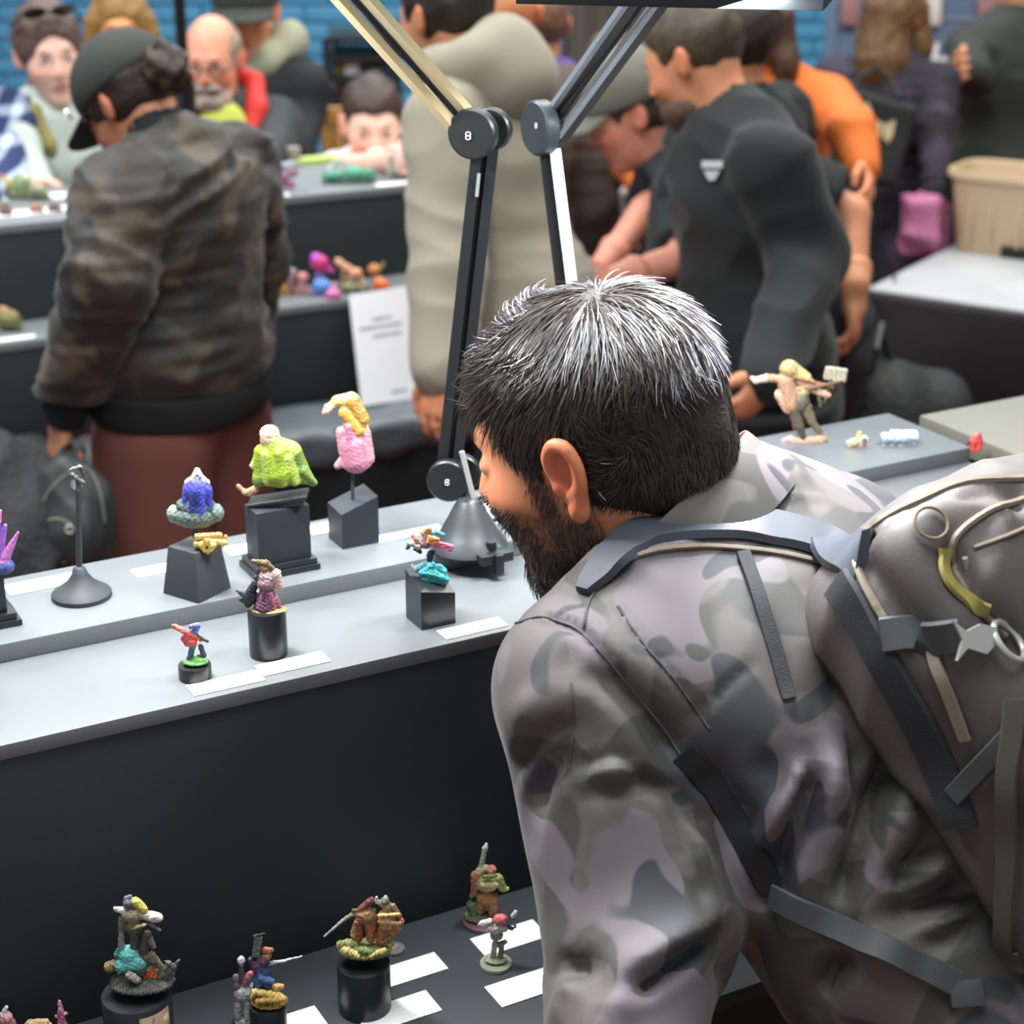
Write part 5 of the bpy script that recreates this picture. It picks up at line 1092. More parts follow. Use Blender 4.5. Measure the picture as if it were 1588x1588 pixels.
# orange brown duo with gun
M=Mini('beast_gunners','pair of orange-brown beast soldiers with a long rifle on a glossy black cylinder','miniature',566,1562,T0)
M.cyl(0,41,82)
OL=(120,124,70);OR_=(176,110,66);TN=(196,160,110)
M.fig([('e',566,1472,41,9,26,OL),(530,1465,7,550,1462,7,(150,150,90)),(560,1474,6,590,1478,6,(110,130,80),-18),(590,1462,7,604,1455,6,(140,130,84)),(535,1474,6,556,1482,5,(196,176,110),-20),(575,1482,4,596,1474,4,(206,186,120),-22)],'mossy_ground',noise=1.2)
M.fig([(556,1455,6,556,1430,7,(150,90,60)),(575,1455,7,574,1428,9,OR_),('e',568,1420,16,14,12,(150,110,76)),(556,1425,6,548,1450,5,TN),(560,1410,6,576,1396,5,(120,66,66)),(570,1402,4,576,1394,3,(140,70,70)),(556,1414,4,545,1419,3.5,(130,130,96)),(545,1419,3.2,532,1427,2.6,(150,156,140)),(532,1427,2.4,503,1452,1.6,(180,186,186)),(548,1412,3,580,1412,4,(104,96,60)),(578,1418,5,584,1430,5,(130,50,46))],'rifle_figure')
M.fig([('e',600,1425,14,18,12,TN),(592,1440,7,590,1460,7,OR_),(608,1445,6,615,1440,7,(186,120,90)),(615,1440,6,622,1428,5,(206,140,104)),(590,1400,5,600,1405,8,(140,130,104)),('e',597,1398,7,7,7,(110,100,84)),(584,1398,3,584,1392,2,(206,206,196)),(598,1396,3,598,1390,2.5,(214,214,206)),(588,1420,3,618,1418,3,(220,180,120),-10),(588,1430,3,620,1432,3,(206,160,110),-10),(610,1405,4,618,1420,5,(150,120,90))],'horned_figure')
M=Mini('ringed_base','clear round display base half hidden behind the glossy cylinder','miniature',612,1474,T0); M.cyl(0,16,5,m=mat('clear_acrylic_edge',(150,150,142),.2,trans=.4)); M.fig([(604,1470,6,614,1470,6,(150,140,130)),(608,1470,4,606,1448,4,(140,120,96))],'legs')
# tall fighter with raised blade
M=Mini('raised_blade_figure','khaki armoured fighter raising a serrated blade on a pink-rimmed round base','miniature',752,1428,T0)
M.cyl(0,36,5,m=mat('mauve_base_rim',(120,84,92),.6)); 
KH=(166,160,104)
M.fig([('e',752,1420,34,5,22,(84,80,66)),(735,1416,9,732,1404,8,(90,110,74)),(725,1418,5,740,1420,5,(150,140,96))],'ground',noise=.8)
M.fig([(744,1412,8,748,1388,9,(140,110,66)),(764,1416,8,764,1390,9,(166,116,80)),('e',755,1390,16,12,12,(176,124,76)),('e',755,1368,20,15,13,KH),(738,1358,8,735,1385,5,(170,110,90)),(735,1385,5,731,1390,3,(190,140,110)),(772,1362,8,780,1378,6,(150,160,96)),(780,1378,5,787,1378,3,(196,206,140)),('e',762,1349,8,8,8,(196,120,110)),(744,1352,7,752,1346,6,(190,176,130)),(744,1350,4,747,1338,3.5,(196,190,160)),(748,1336,4,752,1316,4,(176,180,166)),(752,1316,4,754,1310,3,(220,222,214)),(766,1400,4,776,1412,5,(120,80,110)),(748,1372,3,770,1372,3,(214,206,150),-12),(750,1360,3,768,1358,3,(120,120,60),-12)],'figure')
# slim pinkish headed figure on pale base
M=Mini('masked_dancer','slim grey figure with coral head on a pale clear base nearest the jacket sleeve','miniature',769,1497,T0)
M.cyl(0,25,6,m=mat('pale_clear_base',(176,180,160),.25,trans=.3))
M.fig([('e',769,1488,18,4,12,(150,156,130))],'ground')
M.fig([(776,1488,4,778,1466,4,(96,90,84)),(764,1486,4,768,1462,4.5,(150,144,130)),('e',770,1450,10,10,7,(130,124,112)),('e',760,1440,7,7,6,(206,196,176)),(768,1440,8,780,1438,8,(170,160,150)),('e',776,1425,11,8,8,(216,110,116)),(760,1428,4,748,1432,5,(220,214,206)),(748,1432,4,744,1434,3,(196,190,190)),(786,1436,4,794,1440,3,(60,64,70)),(796,1420,4,800,1414,3,(190,196,196)),(796,1424,2.5,799,1438,2,(110,110,116)),(775,1465,5,784,1460,3,(110,104,90))],'figure')
# bottom-left partial ones
tiny('pink_figure','pink figure at the bottom left corner of the picture',10,1640,T0,[(8,1630,14,6,1590,12,(190,130,140)),('e',8,1578,12,10,10,(206,150,156)),(4,1572,4,10,1562,3,(226,226,226)),(0,1640,16,16,1640,16,(90,70,80)),(18,1585,6,24,1600,6,(170,110,120))])
tiny('tan_figure','flat tan figure between the two pink ones at the lower left edge',58,1645,T0,[(46,1588,7,70,1586,7,(196,166,120)),(50,1600,9,60,1635,10,(150,120,90)),(44,1592,5,76,1590,5,(214,180,130)),(60,1640,14,60,1640,14,(60,56,54))])
tiny('thin_pink_figure','thin pink figure standing left of the widest cylinder',96,1630,T0,[(98,1622,10,96,1590,8,(150,130,140)),(96,1590,7,94,1568,5,(190,110,136)),(94,1566,4,92,1553,2.5,(214,150,170)),(88,1576,3,102,1572,3,(206,140,150)),(96,1630,12,96,1630,12,(70,64,70))])
# ---------------- behind the face
M=Mini('striped_card','folded black and white striped card beside the lamp foot, at the man\'s nose','card',780,805,T2)
m_sc=mat('white_card'); 
for i in range(5): MB().box(M.b+V*(-.004+.0)+Z*(.002+.0042*i)+U*.003,(.019,.004,.0021),RUV@rot('y',-8)).build('stripe',m_sc if i%2==0 else m_pl2,M.t,smooth=False)
tiny('violet_figure','tiny violet figure just past the bearded man\'s eyebrow',766,778,T2,[(764,774,6,766,760,6,(110,96,140)),('e',764,750,7,7,6,(150,136,176)),(758,760,3,754,748,2,(176,166,190)),(764,776,9,764,776,9,(40,40,46))])
# ---------------- white cards on the shelves
CARDS=[('white blank card beside the cone-footed stand',66,906,T2,52,15),('white blank card behind the tapered plinth of the blue-haired bust',243,884,T2,34,12),('white blank card left of the tall stepped plinth',372,853,T2,20,13),
 ('white blank card between the two black plinths on the rear shelf',505,819,T2,28,14),('long white card right of the slanted plinth on the rear shelf',634,828,T2,52,9),('white card behind the silver lamp foot',772,783,T2,34,16),
 ('white blank card in front of the small red gunner',350,1060,T1,54,14),('white blank card in front of the winged figure cylinder',454,1030,T1,52,14),('white blank card right of the turquoise rock block',733,975,T1,50,12),
 ('white blank card behind the glossy black cylinder on the lower shelf',640,1504,T0,46,17),('white blank card in front of the glossy black cylinder',617,1570,T0,58,20),('white blank card behind the coral-headed figure',790,1455,T0,52,18),('white blank card nearest the jacket sleeve on the lower shelf',814,1531,T0,52,20),('white blank card beside the rope-based blue swordsman',468,1584,T0,30,18)]
for lb,x,y,z,hw,hh_ in CARDS:
    c=onZ(x,y,z); k_=kd(c)/FPX; L_=hw*k_/.93; W_=hh_*k_/math.sin(math.radians(25))*.62
    o=MB().box(c+Z*.0006,(L_,W_,.0004),RUV,.0002).build('name_card',m_card,None,loc=c); props(o,lb,'card','white name cards on the front stand')
ORD=['first','second','third','fourth','fifth','sixth','seventh','eighth','ninth','tenth','eleventh','twelfth','thirteenth','fourteenth']
CN=['light grey','dark red','brown','pink','plum','white','maroon','peach','blue']
# ================================================================== THINGS ON AND AROUND THE FAR STAND
def blob_fig(name,label,x,y,z,prims,group=None,res=1.6,k=2.5,noise=.6,floor=None):
    M=Mini(name,label,'miniature',x,y,z,group); M.fig(prims,res=res,k=k,noise=noise); return M
FARG='painted miniatures on the far stand'
FM=[('golden_figure','small golden yellow miniature at the left end of the bright cluster',437,458,[('e',437,446,9,9,8,(206,160,50)),(430,456,5,446,456,5,(150,120,60)),(437,440,4,437,432,3,(214,180,90))]),
('white_plumed_figure','white-headed miniature second from the left in the bright cluster',453,456,[(453,450,6,452,432,6,(150,110,120)),('e',451,422,7,7,6,(206,206,210)),(446,454,6,460,454,6,(90,80,90))]),
('pink_limbed_figure','pink and grey long-limbed miniature in the bright cluster',470,458,[(464,455,4,468,435,5,(196,130,130)),(474,455,4,470,435,5,(206,150,140)),('e',470,430,9,8,7,(210,140,140)),(462,428,4,458,420,3,(130,80,100))]),
('magenta_figure','tall magenta figure at the top of the bright cluster',497,456,[(492,454,7,496,425,7,(120,100,170)),('e',496,408,14,13,11,(206,60,130)),('e',490,400,9,8,8,(176,80,190)),(504,415,6,514,420,4,(196,80,150)),(498,424,5,500,440,6,(180,150,190))]),
('blue_figure','bright blue miniature under the magenta one',501,458,[('e',500,444,15,12,11,(90,140,206)),('e',495,440,8,7,8,(120,170,226)),(490,455,6,512,456,6,(110,90,170))]),
('rose_figure','rose pink miniature at the front of the bright cluster',517,463,[('e',517,456,11,9,9,(214,120,176)),(508,460,5,524,460,5,(190,90,150)),(516,448,4,518,440,3,(226,160,190))]),
('tan_winged_figure','tan miniature with spread arms behind the rose pink one',532,452,[(524,406,6,538,416,6,(206,160,130)),(538,416,6,556,424,6,(196,140,110)),(536,420,7,534,445,7,(150,120,90)),('e',532,447,9,6,7,(170,150,110))]),
('flesh_beast','crouching flesh-coloured beast right of the tan figure',550,456,[('e',552,424,10,8,8,(214,150,120)),(545,430,5,540,448,4,(176,150,110)),(558,430,5,562,448,4,(206,170,140)),('e',545,444,14,6,8,(150,150,120))]),
('teal_base_figure','grey and teal miniature low in the bright cluster',563,452,[('e',563,444,10,7,8,(110,150,140)),('e',560,436,7,6,6,(196,196,176)),(556,450,5,570,450,5,(80,120,110))]),
('orange_green_figure','orange and green miniature at the right end of the cluster',584,440,[('e',580,418,10,9,8,(206,130,80)),(588,420,4,595,408,3,(120,130,60)),(582,426,5,586,436,5,(150,110,70))]),
('flame_figure','orange-red flame shaped miniature low at the right end of the cluster',592,452,[('e',591,442,13,8,9,(222,96,50)),('e',588,436,8,6,7,(230,130,80)),(580,448,4,604,448,4,(196,80,50))]),
('moss_creature','mossy tan creature behind a white card at the left edge of the far stand',14,512,[('e',12,494,20,15,14,(130,124,76)),('e',4,482,9,8,8,(176,140,110)),(8,500,9,28,506,7,(106,120,56)),(16,486,5,26,494,4,(170,176,110))]),
('ice_figure','pale blue ball-shaped miniature beside the bomber jacket sleeve',92,510,[('e',92,489,10,9,8,(160,196,206)),(88,498,5,90,508,5,(206,150,140)),(96,498,5,98,508,5,(150,130,120))]),
('lilac_figure','lilac and grey miniature touching the bomber jacket sleeve',116,512,[('e',116,488,12,14,9,(150,144,156)),('e',110,476,7,7,6,(160,130,170)),(108,505,6,124,507,6,(196,170,130)),(118,498,5,120,508,5,(60,60,80))])]
for nm,lb,x,y,pr_ in FM: blob_fig(nm,lb,x,y,B2,pr_,FARG)
TM=[('yellow_green_scene','yellow and green scenic model at the upper left edge',6,306,[('e',6,288,12,14,10,(176,160,76)),(0,300,8,18,302,7,(110,120,76)),('e',0,278,8,9,7,(150,100,76))]),
('pale_green_scene','pale green scenic model in front of the mint jacket',36,308,[('e',32,286,14,18,11,(140,160,120)),(24,302,8,52,302,7,(120,130,96)),('e',40,276,8,8,7,(190,200,180))]),
('grey_beast','grey and tan beast in front of the mint jacket',58,310,[('e',58,294,14,8,10,(150,150,120)),('e',52,286,7,6,6,(176,150,120)),(50,304,6,70,304,6,(110,120,90))]),
('rust_figure','rust brown miniature on the white sheet at the far left',10,334,[('e',8,322,9,10,8,(130,100,96)),(4,330,6,14,332,6,(90,84,84)),('e',8,312,6,6,5,(170,180,180))]),
('tan_trio_figure','tan miniature, left one of the pair on the white sheet',58,330,[('e',56,322,9,8,7,(166,126,104)),(50,328,5,64,328,5,(130,106,96))]),
('brown_pair_figure','brown miniature, right one of the pair on the white sheet',86,328,[('e',84,320,8,7,7,(120,100,90)),(78,326,5,92,326,5,(96,84,80))]),
('grey_small_figure','small grey miniature on the white sheet next to the bomber jacket',110,326,[('e',110,319,5,7,5,(96,96,96)),(106,325,4,114,325,4,(90,90,84))]),
('pink_scene','pink and violet model right of the bomber jacket shoulder',442,296,[('e',436,272,14,10,10,(200,130,160)),('e',452,266,12,9,9,(176,140,160)),(424,262,8,456,256,6,(150,160,176)),(428,284,6,452,286,6,(170,90,130))]),
('teal_terrain','long teal and green terrain model beside the white-shirted person',540,284,[('e',516,272,16,9,11,(80,150,126)),('e',548,268,16,10,11,(90,166,140)),('e',570,270,12,9,9,(70,140,110)),(512,262,5,522,248,3,(200,210,200)),(505,280,6,580,280,6,(90,110,100))]),
('grey_gate_model','grey-blue gate shaped model right of the teal terrain',616,276,[(606,272,4,606,244,4,(170,176,160)),(628,272,4,628,240,4,(176,184,176)),(606,244,4,628,240,4,(140,160,184)),('e',616,262,8,8,6,(150,160,150))])]
for nm,lb,x,y,pr_ in TM: blob_fig(nm,lb,x,y,B1,pr_,FARG)
# lime strip board and cups behind, paper sheets
def lay(name,label,cat,x,y,z,hx,hy,m,h=.003,R=RUV,grp=None):
    c=onZ(x,y,z); o=MB().box(c+Z*(h/2+.0005),(hx,hy,h/2),R,min(.001,h*.3)).build(name,m,None,loc=c); return props(o,label,cat,grp)
m_lime=mat('lime_board',(176,196,104),.7)
lay('scenic_board','lime green scenic board at the back of the far stand top','board',468,254,B1,.085,.022,m_lime,.012)
for i,(x,lb) in enumerate(((427,'pale pot, left one of two on the lime scenic board'),(456,'pale pot, right one of two on the lime scenic board'))):
    c=onZ(x,247,B1+.0135); o=MB().lathe(c,[(.008,0),(.013,.001),(.016,.026),(.015,.028),(.006,.028)],18).build('pot',mat('pale_clay',(150,140,136),.8),None,loc=c); props(o,lb,'pot')
lay('white_sheet','white sheet under the small figures at the left end of the far stand','sheet',62,328,B1,.17,.028,mat('white_paper'),.0006)
lay('paper_stack','stack of white papers touching the bomber jacket on the far stand','papers',118,306,B1,.055,.028,mat('white_paper'),.008)
lay('name_card','white card under the mossy creature on the middle far shelf','card',26,525,B2,.036,.011,m_card,.0008)
lay('name_card','white card under the grey gate shaped model','card',612,285,B1,.045,.014,m_card,.0008)
lay('name_card','white card at the bomber jacket sleeve on the top far shelf','card',438,303,B1,.016,.012,m_card,.0008)
lay('dark_folder','black folder under the paper stack near the bomber jacket','folder',118,297,B1+.0,.060,.020,m_blk,.0005) if False else None
# pale plastic pouch high on the far riser
M=Mini('pouch','crumpled grey plastic pouch hooked beside the bomber jacket sleeve','pouch',106,425,B2+.08); M.fig([(84,402,3,104,408,8,(120,130,134)),(104,408,8,122,428,9,(140,148,150)),(112,400,6,128,414,7,(100,110,112))],'pouch_body',k=3); 
# ---- backpack held by the bomber man, coat heap
def soft(name,label,cat,c,prims,m,res=.008,fold=(.006,30),seed=1):
    t=thing(name,label,cat,c); F=Field(); prims(F); v,f=F.mesh(res); n_=vnormals(v,f); v=v+n_*(fold[0]*(1-2*np.abs(wav(v,fold[1],seed,2))))[:,None]; mk('body',v,f,m,t); return t,v,f
m_bkb=mat('dark_green_black_nylon',(40,50,50),.5,bump=(300,.4,.002),vary=(8,.15)); m_trim=mat('pale_zip_trim',(130,128,112),.5)
YB=2.78; c0=atY(112,800,YB)
def bp(F): F.ell(atY(112,800,YB),(.070,.045,.105),rot('y',0),.02); F.box(atY(112,815,YB),(.058,.040,.075),None,.03,.03); F.ell(atY(108,835,YB-.045),(.050,.030,.055),None,.02)
t,v,f=soft('backpack','black backpack with pale zip trim hanging from the bomber jacket man\'s hand','backpack',c0,bp,m_bkb,.005,(.002,60))
tb=BVHTree.FromPolygons(v.tolist(),f.tolist())
for pts in ([(66,850),(64,800),(74,765),(100,738),(118,728)],[(118,722),(140,732),(155,765),(162,810)],[(70,808),(90,805),(110,812)],[(70,850),(80,868),(100,872)]): seam(tb,pts,.0016,'zip_trim',m_trim,t,.001,2)
ringat(tb,120,752,.006,.0016,'zip_pull',m_met,t); ringat(tb,108,820,.006,.0016,'zip_pull',m_met,t)
MB().tube([atY(90,735,YB),atY(95,700,YB+.05),atY(108,690,2.90),atY(118,712,YB+.05),atY(125,735,YB)],.006,8).build('handle',m_bkb,t)
m_blkc=mat('black_crinkled_coat',(32,34,36),.7,bump=(60,.8,.006))
c0=atY(30,820,2.75)
soft('coat_heap','crumpled black coats heaped behind the crystal figure at the left edge','coats',c0,lambda F:(F.ell(atY(10,790,2.8),(.12,.08,.10),None,.03),F.ell(atY(35,830,2.75),(.06,.06,.08),None,.03),F.ell(atY(-30,760,2.85),(.10,.08,.10),None,.03),F.cap(atY(10,880,2.75),atY(30,1300,2.8),.10,.12,k=.05)),m_blkc,.007,(.012,34),6)
c0=onZ(20,705,B3)
soft('dark_cloth','black cloth lying folded on the plastic sheet behind the held backpack','cloth',c0,lambda F:(F.ell(onZ(10,712,B3)+Z*.02,(.10,.05,.022),RUV,.02),F.ell(onZ(70,716,B3)+Z*.015,(.08,.04,.02),RUV,.02)),m_blkc,.006,(.006,50),3)
# ---- chair, rack, pole behind the far stand
m_wood=mat('honey_wood',(196,142,70),.5,bump=(60,.2,.002),vary=(20,.12))
yc=5.0; t=thing('chair','honey-coloured wooden chair behind the far stand, left of the white-shirted person','chair',(atY(500,220,yc)[0],yc,0))
zb=atY(0,168,yc)[2]
for x in (463,556):
    p0=atY(x,200,yc); MB().box((p0[0],yc,zb/2),(.019,.019,zb/2),None,.004).build('back_post',m_wood,t); MB().box((p0[0],yc+.42,.22),(.019,.019,.22),None,.004).build('leg',m_wood,t)
for x in (506,524,541): p0=atY(x,200,yc); MB().box((p0[0],yc,zb-.13),(.014,.008,.12),None,.003).build('back_slat',m_wood,t)
xm=atY(510,200,yc)[0]; w2=(atY(556,200,yc)[0]-atY(463,200,yc)[0])/2
MB().box((xm+.05,yc,zb-.02),(w2*.62,.012,.025),None,.004).build('top_rail',m_wood,t); MB().box((xm,yc,zb-.23),(w2,.012,.014),None,.003).build('lower_rail',m_wood,t); MB().box((xm,yc+.2,.45),(w2+.02,.23,.015),None,.006).build('seat',m_wood,t)
m_rk=mat('black_steel_rack',(26,28,30),.5)
yr=6.6; t=thing('shelf_rack','black metal rack of boxes and tools against the blue wall, left of the lamp arm','rack',(atY(560,100,yr)[0],yr,0))
xa,xb=atY(507,100,yr)[0],atY(608,100,yr)[0]; zt=atY(0,60,yr)[2]
for x in (xa,xb):
    for y in (0,.35): MB().box((x,yr+y,zt/2),(.014,.014,zt/2)).build('upright',m_rk,t)
for yy in (62,90,122,150,200): zz=atY(0,yy,yr)[2]; MB().box(((xa+xb)/2,yr+.175,zz),((xb-xa)/2,.18,.010)).build('shelf',m_rk,t)
rr=random.Random(3)
for k_,(z_y,n_) in enumerate(((122,5),(150,5),(200,6))):
    z0=atY(0,z_y,yr)[2]+.011
    for i in range(n_):
        hw_=rr.uniform(.018,.03); hh2=rr.uniform(.02,.045); cl_=[(150,130,60),(200,196,190),(176,130,140),(90,84,70),(60,90,120),(170,150,96)][(i+k_*2)%6]
        c=np.array([xa+.04+i*(xb-xa-.06)/(n_-1+.01),yr+.06+rr.uniform(0,.04),z0+hh2]); o=MB().box(c,(hw_,.03,hh2),rot('z',rr.uniform(-12,12)),.002).build('box',mat('carton_%d'%((i+k_*2)%6),cl_,.7),None,loc=c)
        props(o,'%s box, %s from the left on the %s shelf of the black rack'%(('mustard','cream','mauve','olive grey','blue','straw yellow')[(i+k_*2)%6],ORD[i],('middle','lower','bottom')[k_]),'box','boxes on the black rack')
yp=4.15; xp=atY(284,100,yp)[0]; zt=2.2; t=thing('pole_stand','tall black pole stand rising just left of the bearded man in glasses','stand',(xp,yp,0))
zm=atY(284,150,yp)[2]
mb=MB().tube([(xp,yp,.02),(xp,yp,zt)],.013,12); mb.build('pole',m_blk,t); MB().tube([(xp,yp,zm-.1),(xp,yp,zm+.03)],.024,12).build('sleeve',m_blk,t); MB().box((xp-.02,yp-.02,zm+.28),(.012,.012,.02),None,.003).build('clamp',m_blk,t)
MB().lathe((xp,yp,0),[(.05,0.0),(.14,.002),(.13,.02),(.04,.03),(.02,.035)],24).build('base',m_blk,t)
# ---- goods pegboards
def pegboard(nm,label,x0,x1,Y,z0,z1,groups,seed):
    t=thing(nm,label,'display panel',((x0+x1)/2,Y,0)); MB().box(((x0+x1)/2,Y+.03,(z0+z1)/2),((x1-x0)/2,.02,(z1-z0)/2),None,.003).build('panel',mat('slate_blue_panel',(92,112,136),.6),t)
    z=z0+.05; i=0
    while z<z1: MB().box(((x0+x1)/2,Y+.006,z),((x1-x0)/2,.004,.006)).build('slat',mat('pale_blue_slat',(120,136,158),.6),t); z+=.17
    for q in (x0,x1): MB().box((q,Y+.03,z1/2),(.02,.03,z1/2),None,.003).build('post',mat('slate_blue_panel'),t)
    rr=random.Random(seed); cols=[(206,200,196),(170,80,90),(150,110,110),(206,110,140),(110,90,110),(226,226,220),(96,70,80),(190,150,130),(80,100,140)]
    z=z0+.13; row=-1
    while z<z1-.02:
        x=x0+.06; ix=0; row+=1
        while x<x1-.04:
            if rr.random()<.82:
                ci=rr.randrange(9); hw_,h2=rr.uniform(.025,.036),rr.uniform(.045,.065); c=np.array([x,Y-.02,z-h2]); mb=MB().box(c,(hw_,.012,h2),rot('y',rr.uniform(-4,4)),.003); 
                o=mb.build('packet',mat('packet_%d'%ci,cols[ci],.5),None,loc=c); props(o,groups[0]%(CN[ci],ORD[ix],ORD[row]),'packet',groups[1])
            x+=.105; ix+=1
        z+=.17
pegboard('pegboard','slatted display wall full of small packets behind the brown-haired woman',atY(1290,60,7.2)[0],atY(1540,60,7.2)[0],7.2,.55,1.6,('%s packet, %s column and %s row from below on the wide slatted wall','packets on the right display wall'),5)
pegboard('pegboard','narrow display wall of packets seen between the hoodie and the right lamp arm',atY(812,60,7.0)[0],atY(885,60,7.0)[0],7.0,.55,1.6,('%s packet, %s column, %s row from below, by the purple shirt','packets on the narrow display wall'),9)
pp=atY(880,60,6.6); t=thing('banner','grey-brown cloth banner hanging behind the right lamp arm','banner',(pp[0],6.6,0)); xa,xb=atY(882,60,6.6)[0],atY(1010,60,6.6)[0]
vs=[];fs=[];n=24
for j,zz in enumerate((.5,1.0,1.6,2.1)):
    for i in range(n): vs.append((xa+(xb-xa)*i/(n-1),6.6+.02*math.sin(i*1.1+j*.4),zz))
for j in range(3):
    for i in range(n-1): fs.append((j*n+i,j*n+i+1,(j+1)*n+i+1,(j+1)*n+i))
o=mk('cloth',vs,fs,mat('grey_brown_banner',(84,78,72),.85),t); o.modifiers.new('t','SOLIDIFY').thickness=.003; MB().tube([(xa-.02,6.6,2.11),(xb+.02,6.6,2.11)],.012,10).build('rail',m_rk,t)
for x in (xa,xb): MB().tube([(x,6.63,0.0),(x,6.63,2.11)],.012,10).build('post',m_rk,t)
# ---- pink table with goods behind the tote bag
m_pk=mat('mauve_cloth',(164,98,128),.8,vary=(6,.1)); z2_=atY(1465,196,6.2)[2]; c=atY(1468,196,6.2)
t=thing('table','mauve cloth covered table behind the brown-haired woman','table',(c[0],6.3,0))
xa,xb=atY(1420,200,6.2)[0],atY(1580,200,6.2)[0]
MB().box(((xa+xb)/2,6.45,z2_/2),((xb-xa)/2,.25,z2_/2),None,.01).build('cloth_cover',m_pk,t)
rr=random.Random(8)
for i in range(7):
    ci=[(206,196,150),(190,200,196),(96,80,70),(206,206,206),(120,150,170),(176,160,120),(220,214,206)][i]; hx,hz=rr.uniform(.03,.05),rr.uniform(.02,.06)
    c=np.array([xa+.06+i*(xb-xa-.1)/6.5,6.30+rr.uniform(0,.08),z2_+hz+.001]); o=MB().box(c,(hx,.03,hz),rot('z',rr.uniform(-20,20)),.004).build('box',mat('good_%d'%i,ci,.7),None,loc=c); props(o,'%s box, %s from the left on the mauve cloth table'%(('cream','pale blue','dark brown','light grey','blue','tan','off-white')[i],ORD[i]),'box','boxes on the mauve table')
MB_=None
# ---- right table with white top, black drape, beige tub
ZT=.86
a_=onZ(1338,372,ZT); b_=onZ(1345,440,ZT); 
t=thing('table','pale grey topped table with black drape behind the backpack on the right','table',(1.7,4.6,0))
tt=mat('pale_grey_table_top',(176,180,184),.45,vary=(5,.12))
P2=onZ(1588,482,ZT); P1=onZ(1345,447,ZT); UR_=P2-P1; UR_[2]=0; UR_/=np.linalg.norm(UR_); VR_=np.array([-UR_[1],UR_[0],0]); RR=np.array([UR_,VR_,Z]).T
P1=onZ(1345,447,ZT); cen=P1+UR_*.8+VR_*.33
MB().box(cen-Z*.012,(.80,.33,.012),RR,.004).build('table_top',tt,t)
vs=[];fs=[];n=90;rows=[0,.02,.08,.16,.25,.34,.44,.55,.68,.80]
for j,dz in enumerate(rows):
    for i in range(n):
        s_=1.6*i/(n-1); sag=.022*math.sin(s_*7+.6)*min(1,dz*4); vs.append(P1+UR_*(s_-.005)+VR_*(-.008-.03*math.sin(s_*9+dz*5)*min(1,dz*2.2)-.04*min(1,dz*2)*math.sin(s_*3.3+dz*9))-Z*(dz+sag+.004))
for j in range(len(rows)-1):
    for i in range(n-1): fs.append((j*n+i,j*n+i+1,(j+1)*n+i+1,(j+1)*n+i))
o=mk('drape',vs,fs,mat('charcoal_drape',(40,38,40),.8,bump=(20,.3,.01),vary=(3,.2)),t); o.modifiers.new('t','SOLIDIFY').thickness=.004
for sx in (.05,1.55):
    for sy in (.05,.6): q=P1+UR_*sx+VR_*sy; MB().tube([(q[0],q[1],0),(q[0],q[1],ZT-.024)],.016,10).build('leg',m_rk,t)
ob=MB().tube([onZ(x,y,ZT)+Z*.004 for x,y in spl([(1338,402),(1356,398),(1375,405),(1388,420),(1386,438)],5)],.0035,6).build('cable',m_blk,None,loc=onZ(1356,398,ZT))

props(ob,'black cable lying on the pale grey table top','cable')
m_tub=mat('beige_plastic',(196,174,142),.5,vary=(4,.06))
c0=onZ(1550,398,ZT)+VR_*.10
t=thing('storage_tub','large beige plastic tub standing on the pale grey table','tub',c0)
F=Field(); hx,hy,hz=.175,.12,.112
vs=[];fs=[];n=48
def rr_(a,hx,hy,r=.04):
    p=4.5; ca,sa=math.cos(a),math.sin(a); k=(abs(ca/hx)**p+abs(sa/hy)**p)**(-1/p); return ca*k,sa*k
rows=[(.82,.001),(.84,.006),(.97,.205),(1.0,.207),(1.04,.206),(1.05,.222),(1.03,.228),(.97,.226),(.95,.21),(.80,.012)]
for sc_,zz in rows:
    for i in range(n): x_,y_=rr_(2*math.pi*i/n,hx*sc_,hy*sc_); vs.append(c0+UR_*x_+VR_*y_+Z*zz)
for j in range(len(rows)-1):
    for i in range(n): fs.append((j*n+i,j*n+(i+1)%n,(j+1)*n+(i+1)%n,(j+1)*n+i))
fs.append(tuple(range(n))); fs.append(tuple((len(rows)-1)*n+i for i in range(n))); mk('tub_shell',vs,fs,m_tub,t,smooth='auto')
for x_ in (-.09,-.03,.05): MB().box(c0+UR_*x_-VR_*(hy*.93)+Z*.09,(.004,.004,.06),RR,.0015).build('rib',m_tub,t)
MB().box(c0+UR_*.05-VR_*(hy*.90)+Z*.018,(.045,.003,.014),RR).build('dark_label',m_blk,t)
# packages on the white table
lay('paper_bag','small yellow packet on the pale table below the brown-haired woman','packet',1406,378,ZT,.012,.012,mat('yellow_packet',(196,180,96),.6),.03,RR)
# pink bag by the woman, tote on her shoulder
c0=atY(1425,335,5.05); soft('pink_bag','mauve pink bag standing beside the brown-haired woman','bag',c0,lambda F:(F.box(atY(1426,350,5.05),(.052,.05,.085),None,.02,.02),F.ell(atY(1440,320,5.1),(.05,.05,.06),None,.03)),mat('pink_nylon',(176,104,140),.6),.008,(.006,40),4)
T_=Mini('tote_bag','black tote bag with cream lettering on the brown-haired woman\'s shoulder','bag',1350,290,.5); YT=5.12; T_.t.location=[float(q) for q in atY(1350,250,YT)]
F=Field(); F.box(atY(1352,216,YT),(.105,.022,.12),rot('y',14),.02,.01); v,f=F.mesh(.007); n_=vnormals(v,f); v=v+n_*(.004*wav(v,30,2))[:,None]; mk('bag_body',v,f,mat('black_canvas',(32,34,34),.85),T_.t); tbv=BVHTree.FromPolygons(v.tolist(),f.tolist())
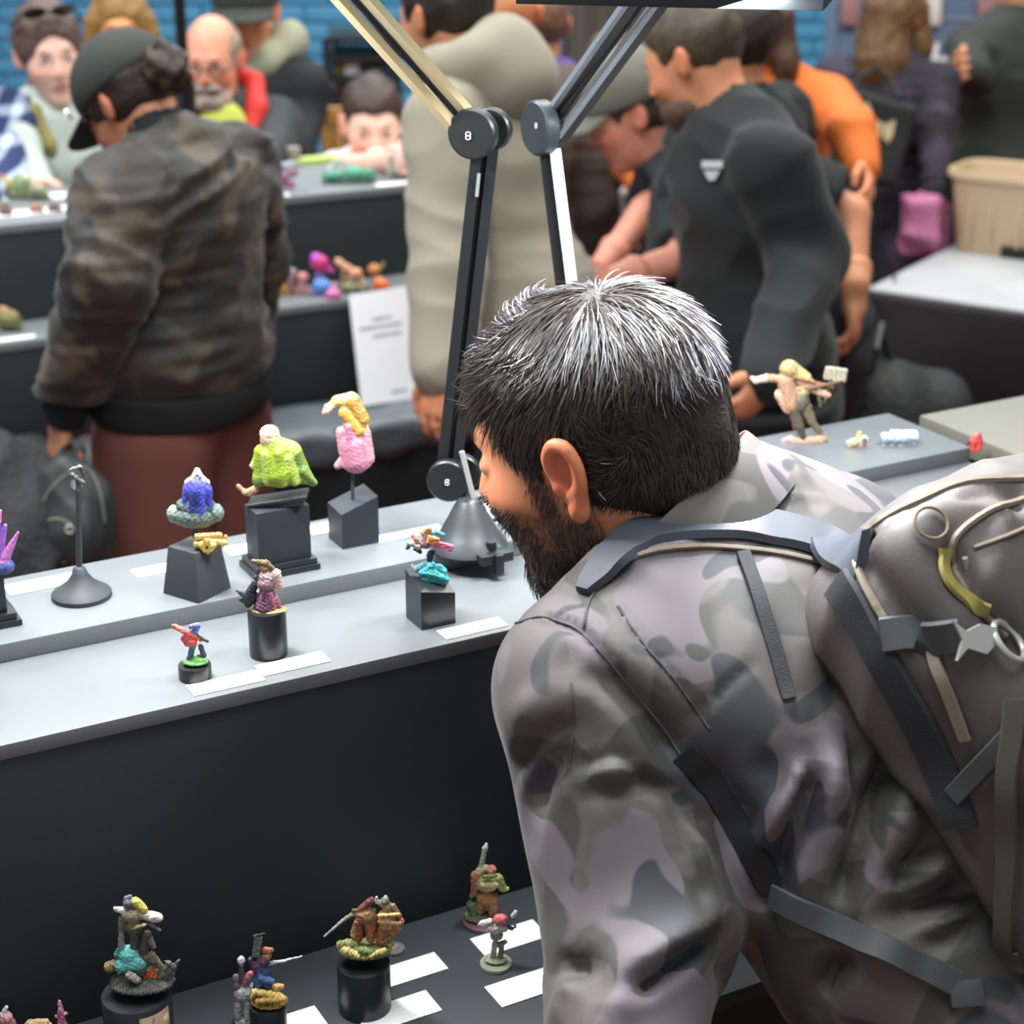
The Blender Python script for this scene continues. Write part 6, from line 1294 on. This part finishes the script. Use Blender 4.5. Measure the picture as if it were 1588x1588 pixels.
MB().tube([atY(1318,146,YT),atY(1332,122,YT+.02),atY(1354,106,YT+.1),atY(1380,120,YT+.05),atY(1394,152,YT)],.008,8).build('strap',mat('black_canvas'),T_.t)
LET=[[(1306,168),(1311,158),(1316,160),(1312,175),(1318,182),(1310,184)],[(1322,170),(1328,156),(1336,160),(1330,180),(1322,182)],[(1338,162),(1346,158),(1352,172),(1346,186),(1338,182)],[(1322,188),(1334,186),(1338,205),(1324,202)],[(1340,188),(1350,184),(1354,208),(1342,208)],[(1356,186),(1366,188),(1366,212),(1358,212)],[(1368,192),(1376,190),(1380,200),(1376,222),(1370,214)],[(1380,188),(1388,186),(1384,210),(1378,220)]]
decal(tbv,LET,'lettering',mat('cream_print',(196,180,140),.8),T_.t,.003,.001)
# hanging white bag by the navy shirt man
YW=4.9; t=thing('cloth_bag','white cloth bag with dark print hanging below the man in the grey cap','bag',atY(978,340,YW)); F=Field(); F.box(atY(976,322,YW),(.026,.012,.055),rot('y',-8),.01,.01); F.cap(atY(980,345,YW),atY(985,385,YW),.026,.012,k=.02); v,f=F.mesh(.006); mk('bag_body',v,f,mat('off_white_canvas',(196,192,184),.85),t)
tw=BVHTree.FromPolygons(v.tolist(),f.tolist()); decal(tw,[[(966,306),(978,302),(984,308),(972,314)]],'printed_mark',m_blk,t,.003,.001)
MB().tube([atY(966,300,YW),atY(968,262,YW+.02),atY(982,262,YW+.02),atY(988,298,YW)],.004,6).build('handle',mat('off_white_canvas'),t)
# dark bags on the floor by the right drape
c0=atY(1400,620,3.95)
t,v,f=soft('holdall','soft black bag standing between the sweatshirt man and the draped table','bag',c0,lambda F:(F.ell(atY(1385,628,3.9),(.16,.12,.10),None,.03),F.ell(atY(1440,640,3.9),(.10,.10,.08),None,.03),F.cap(atY(1370,700,3.9),atY(1400,1150,3.9),.16,.17,k=.05)),m_blkc,.011,(.010,22),8)
MB().tube([atY(1345,600,3.85),atY(1356,540,3.85),atY(1366,505,3.9),atY(1382,560,3.9),atY(1400,600,3.9)],.011,8).build('handle',m_bkb,t)
# wristwatch style print on the T-shirt sleeve hem
# products and a rail in front of the right slatted wall
t=thing('rail','pale horizontal display rail in front of the slatted wall','rail',atY(1400,98,6.9)); MB().tube([atY(1312,103,6.9),atY(1500,92,6.9)],.014,10).build('bar',mat('pale_rail',(150,154,150),.5),t)
for x in (1316,1496): q=atY(x,100 if x<1400 else 93,6.9); MB().tube([(q[0],q[1]+.01,0),(q[0],q[1]+.01,q[2])],.012,8).build('post',mat('pale_rail'),t)
MB_=None
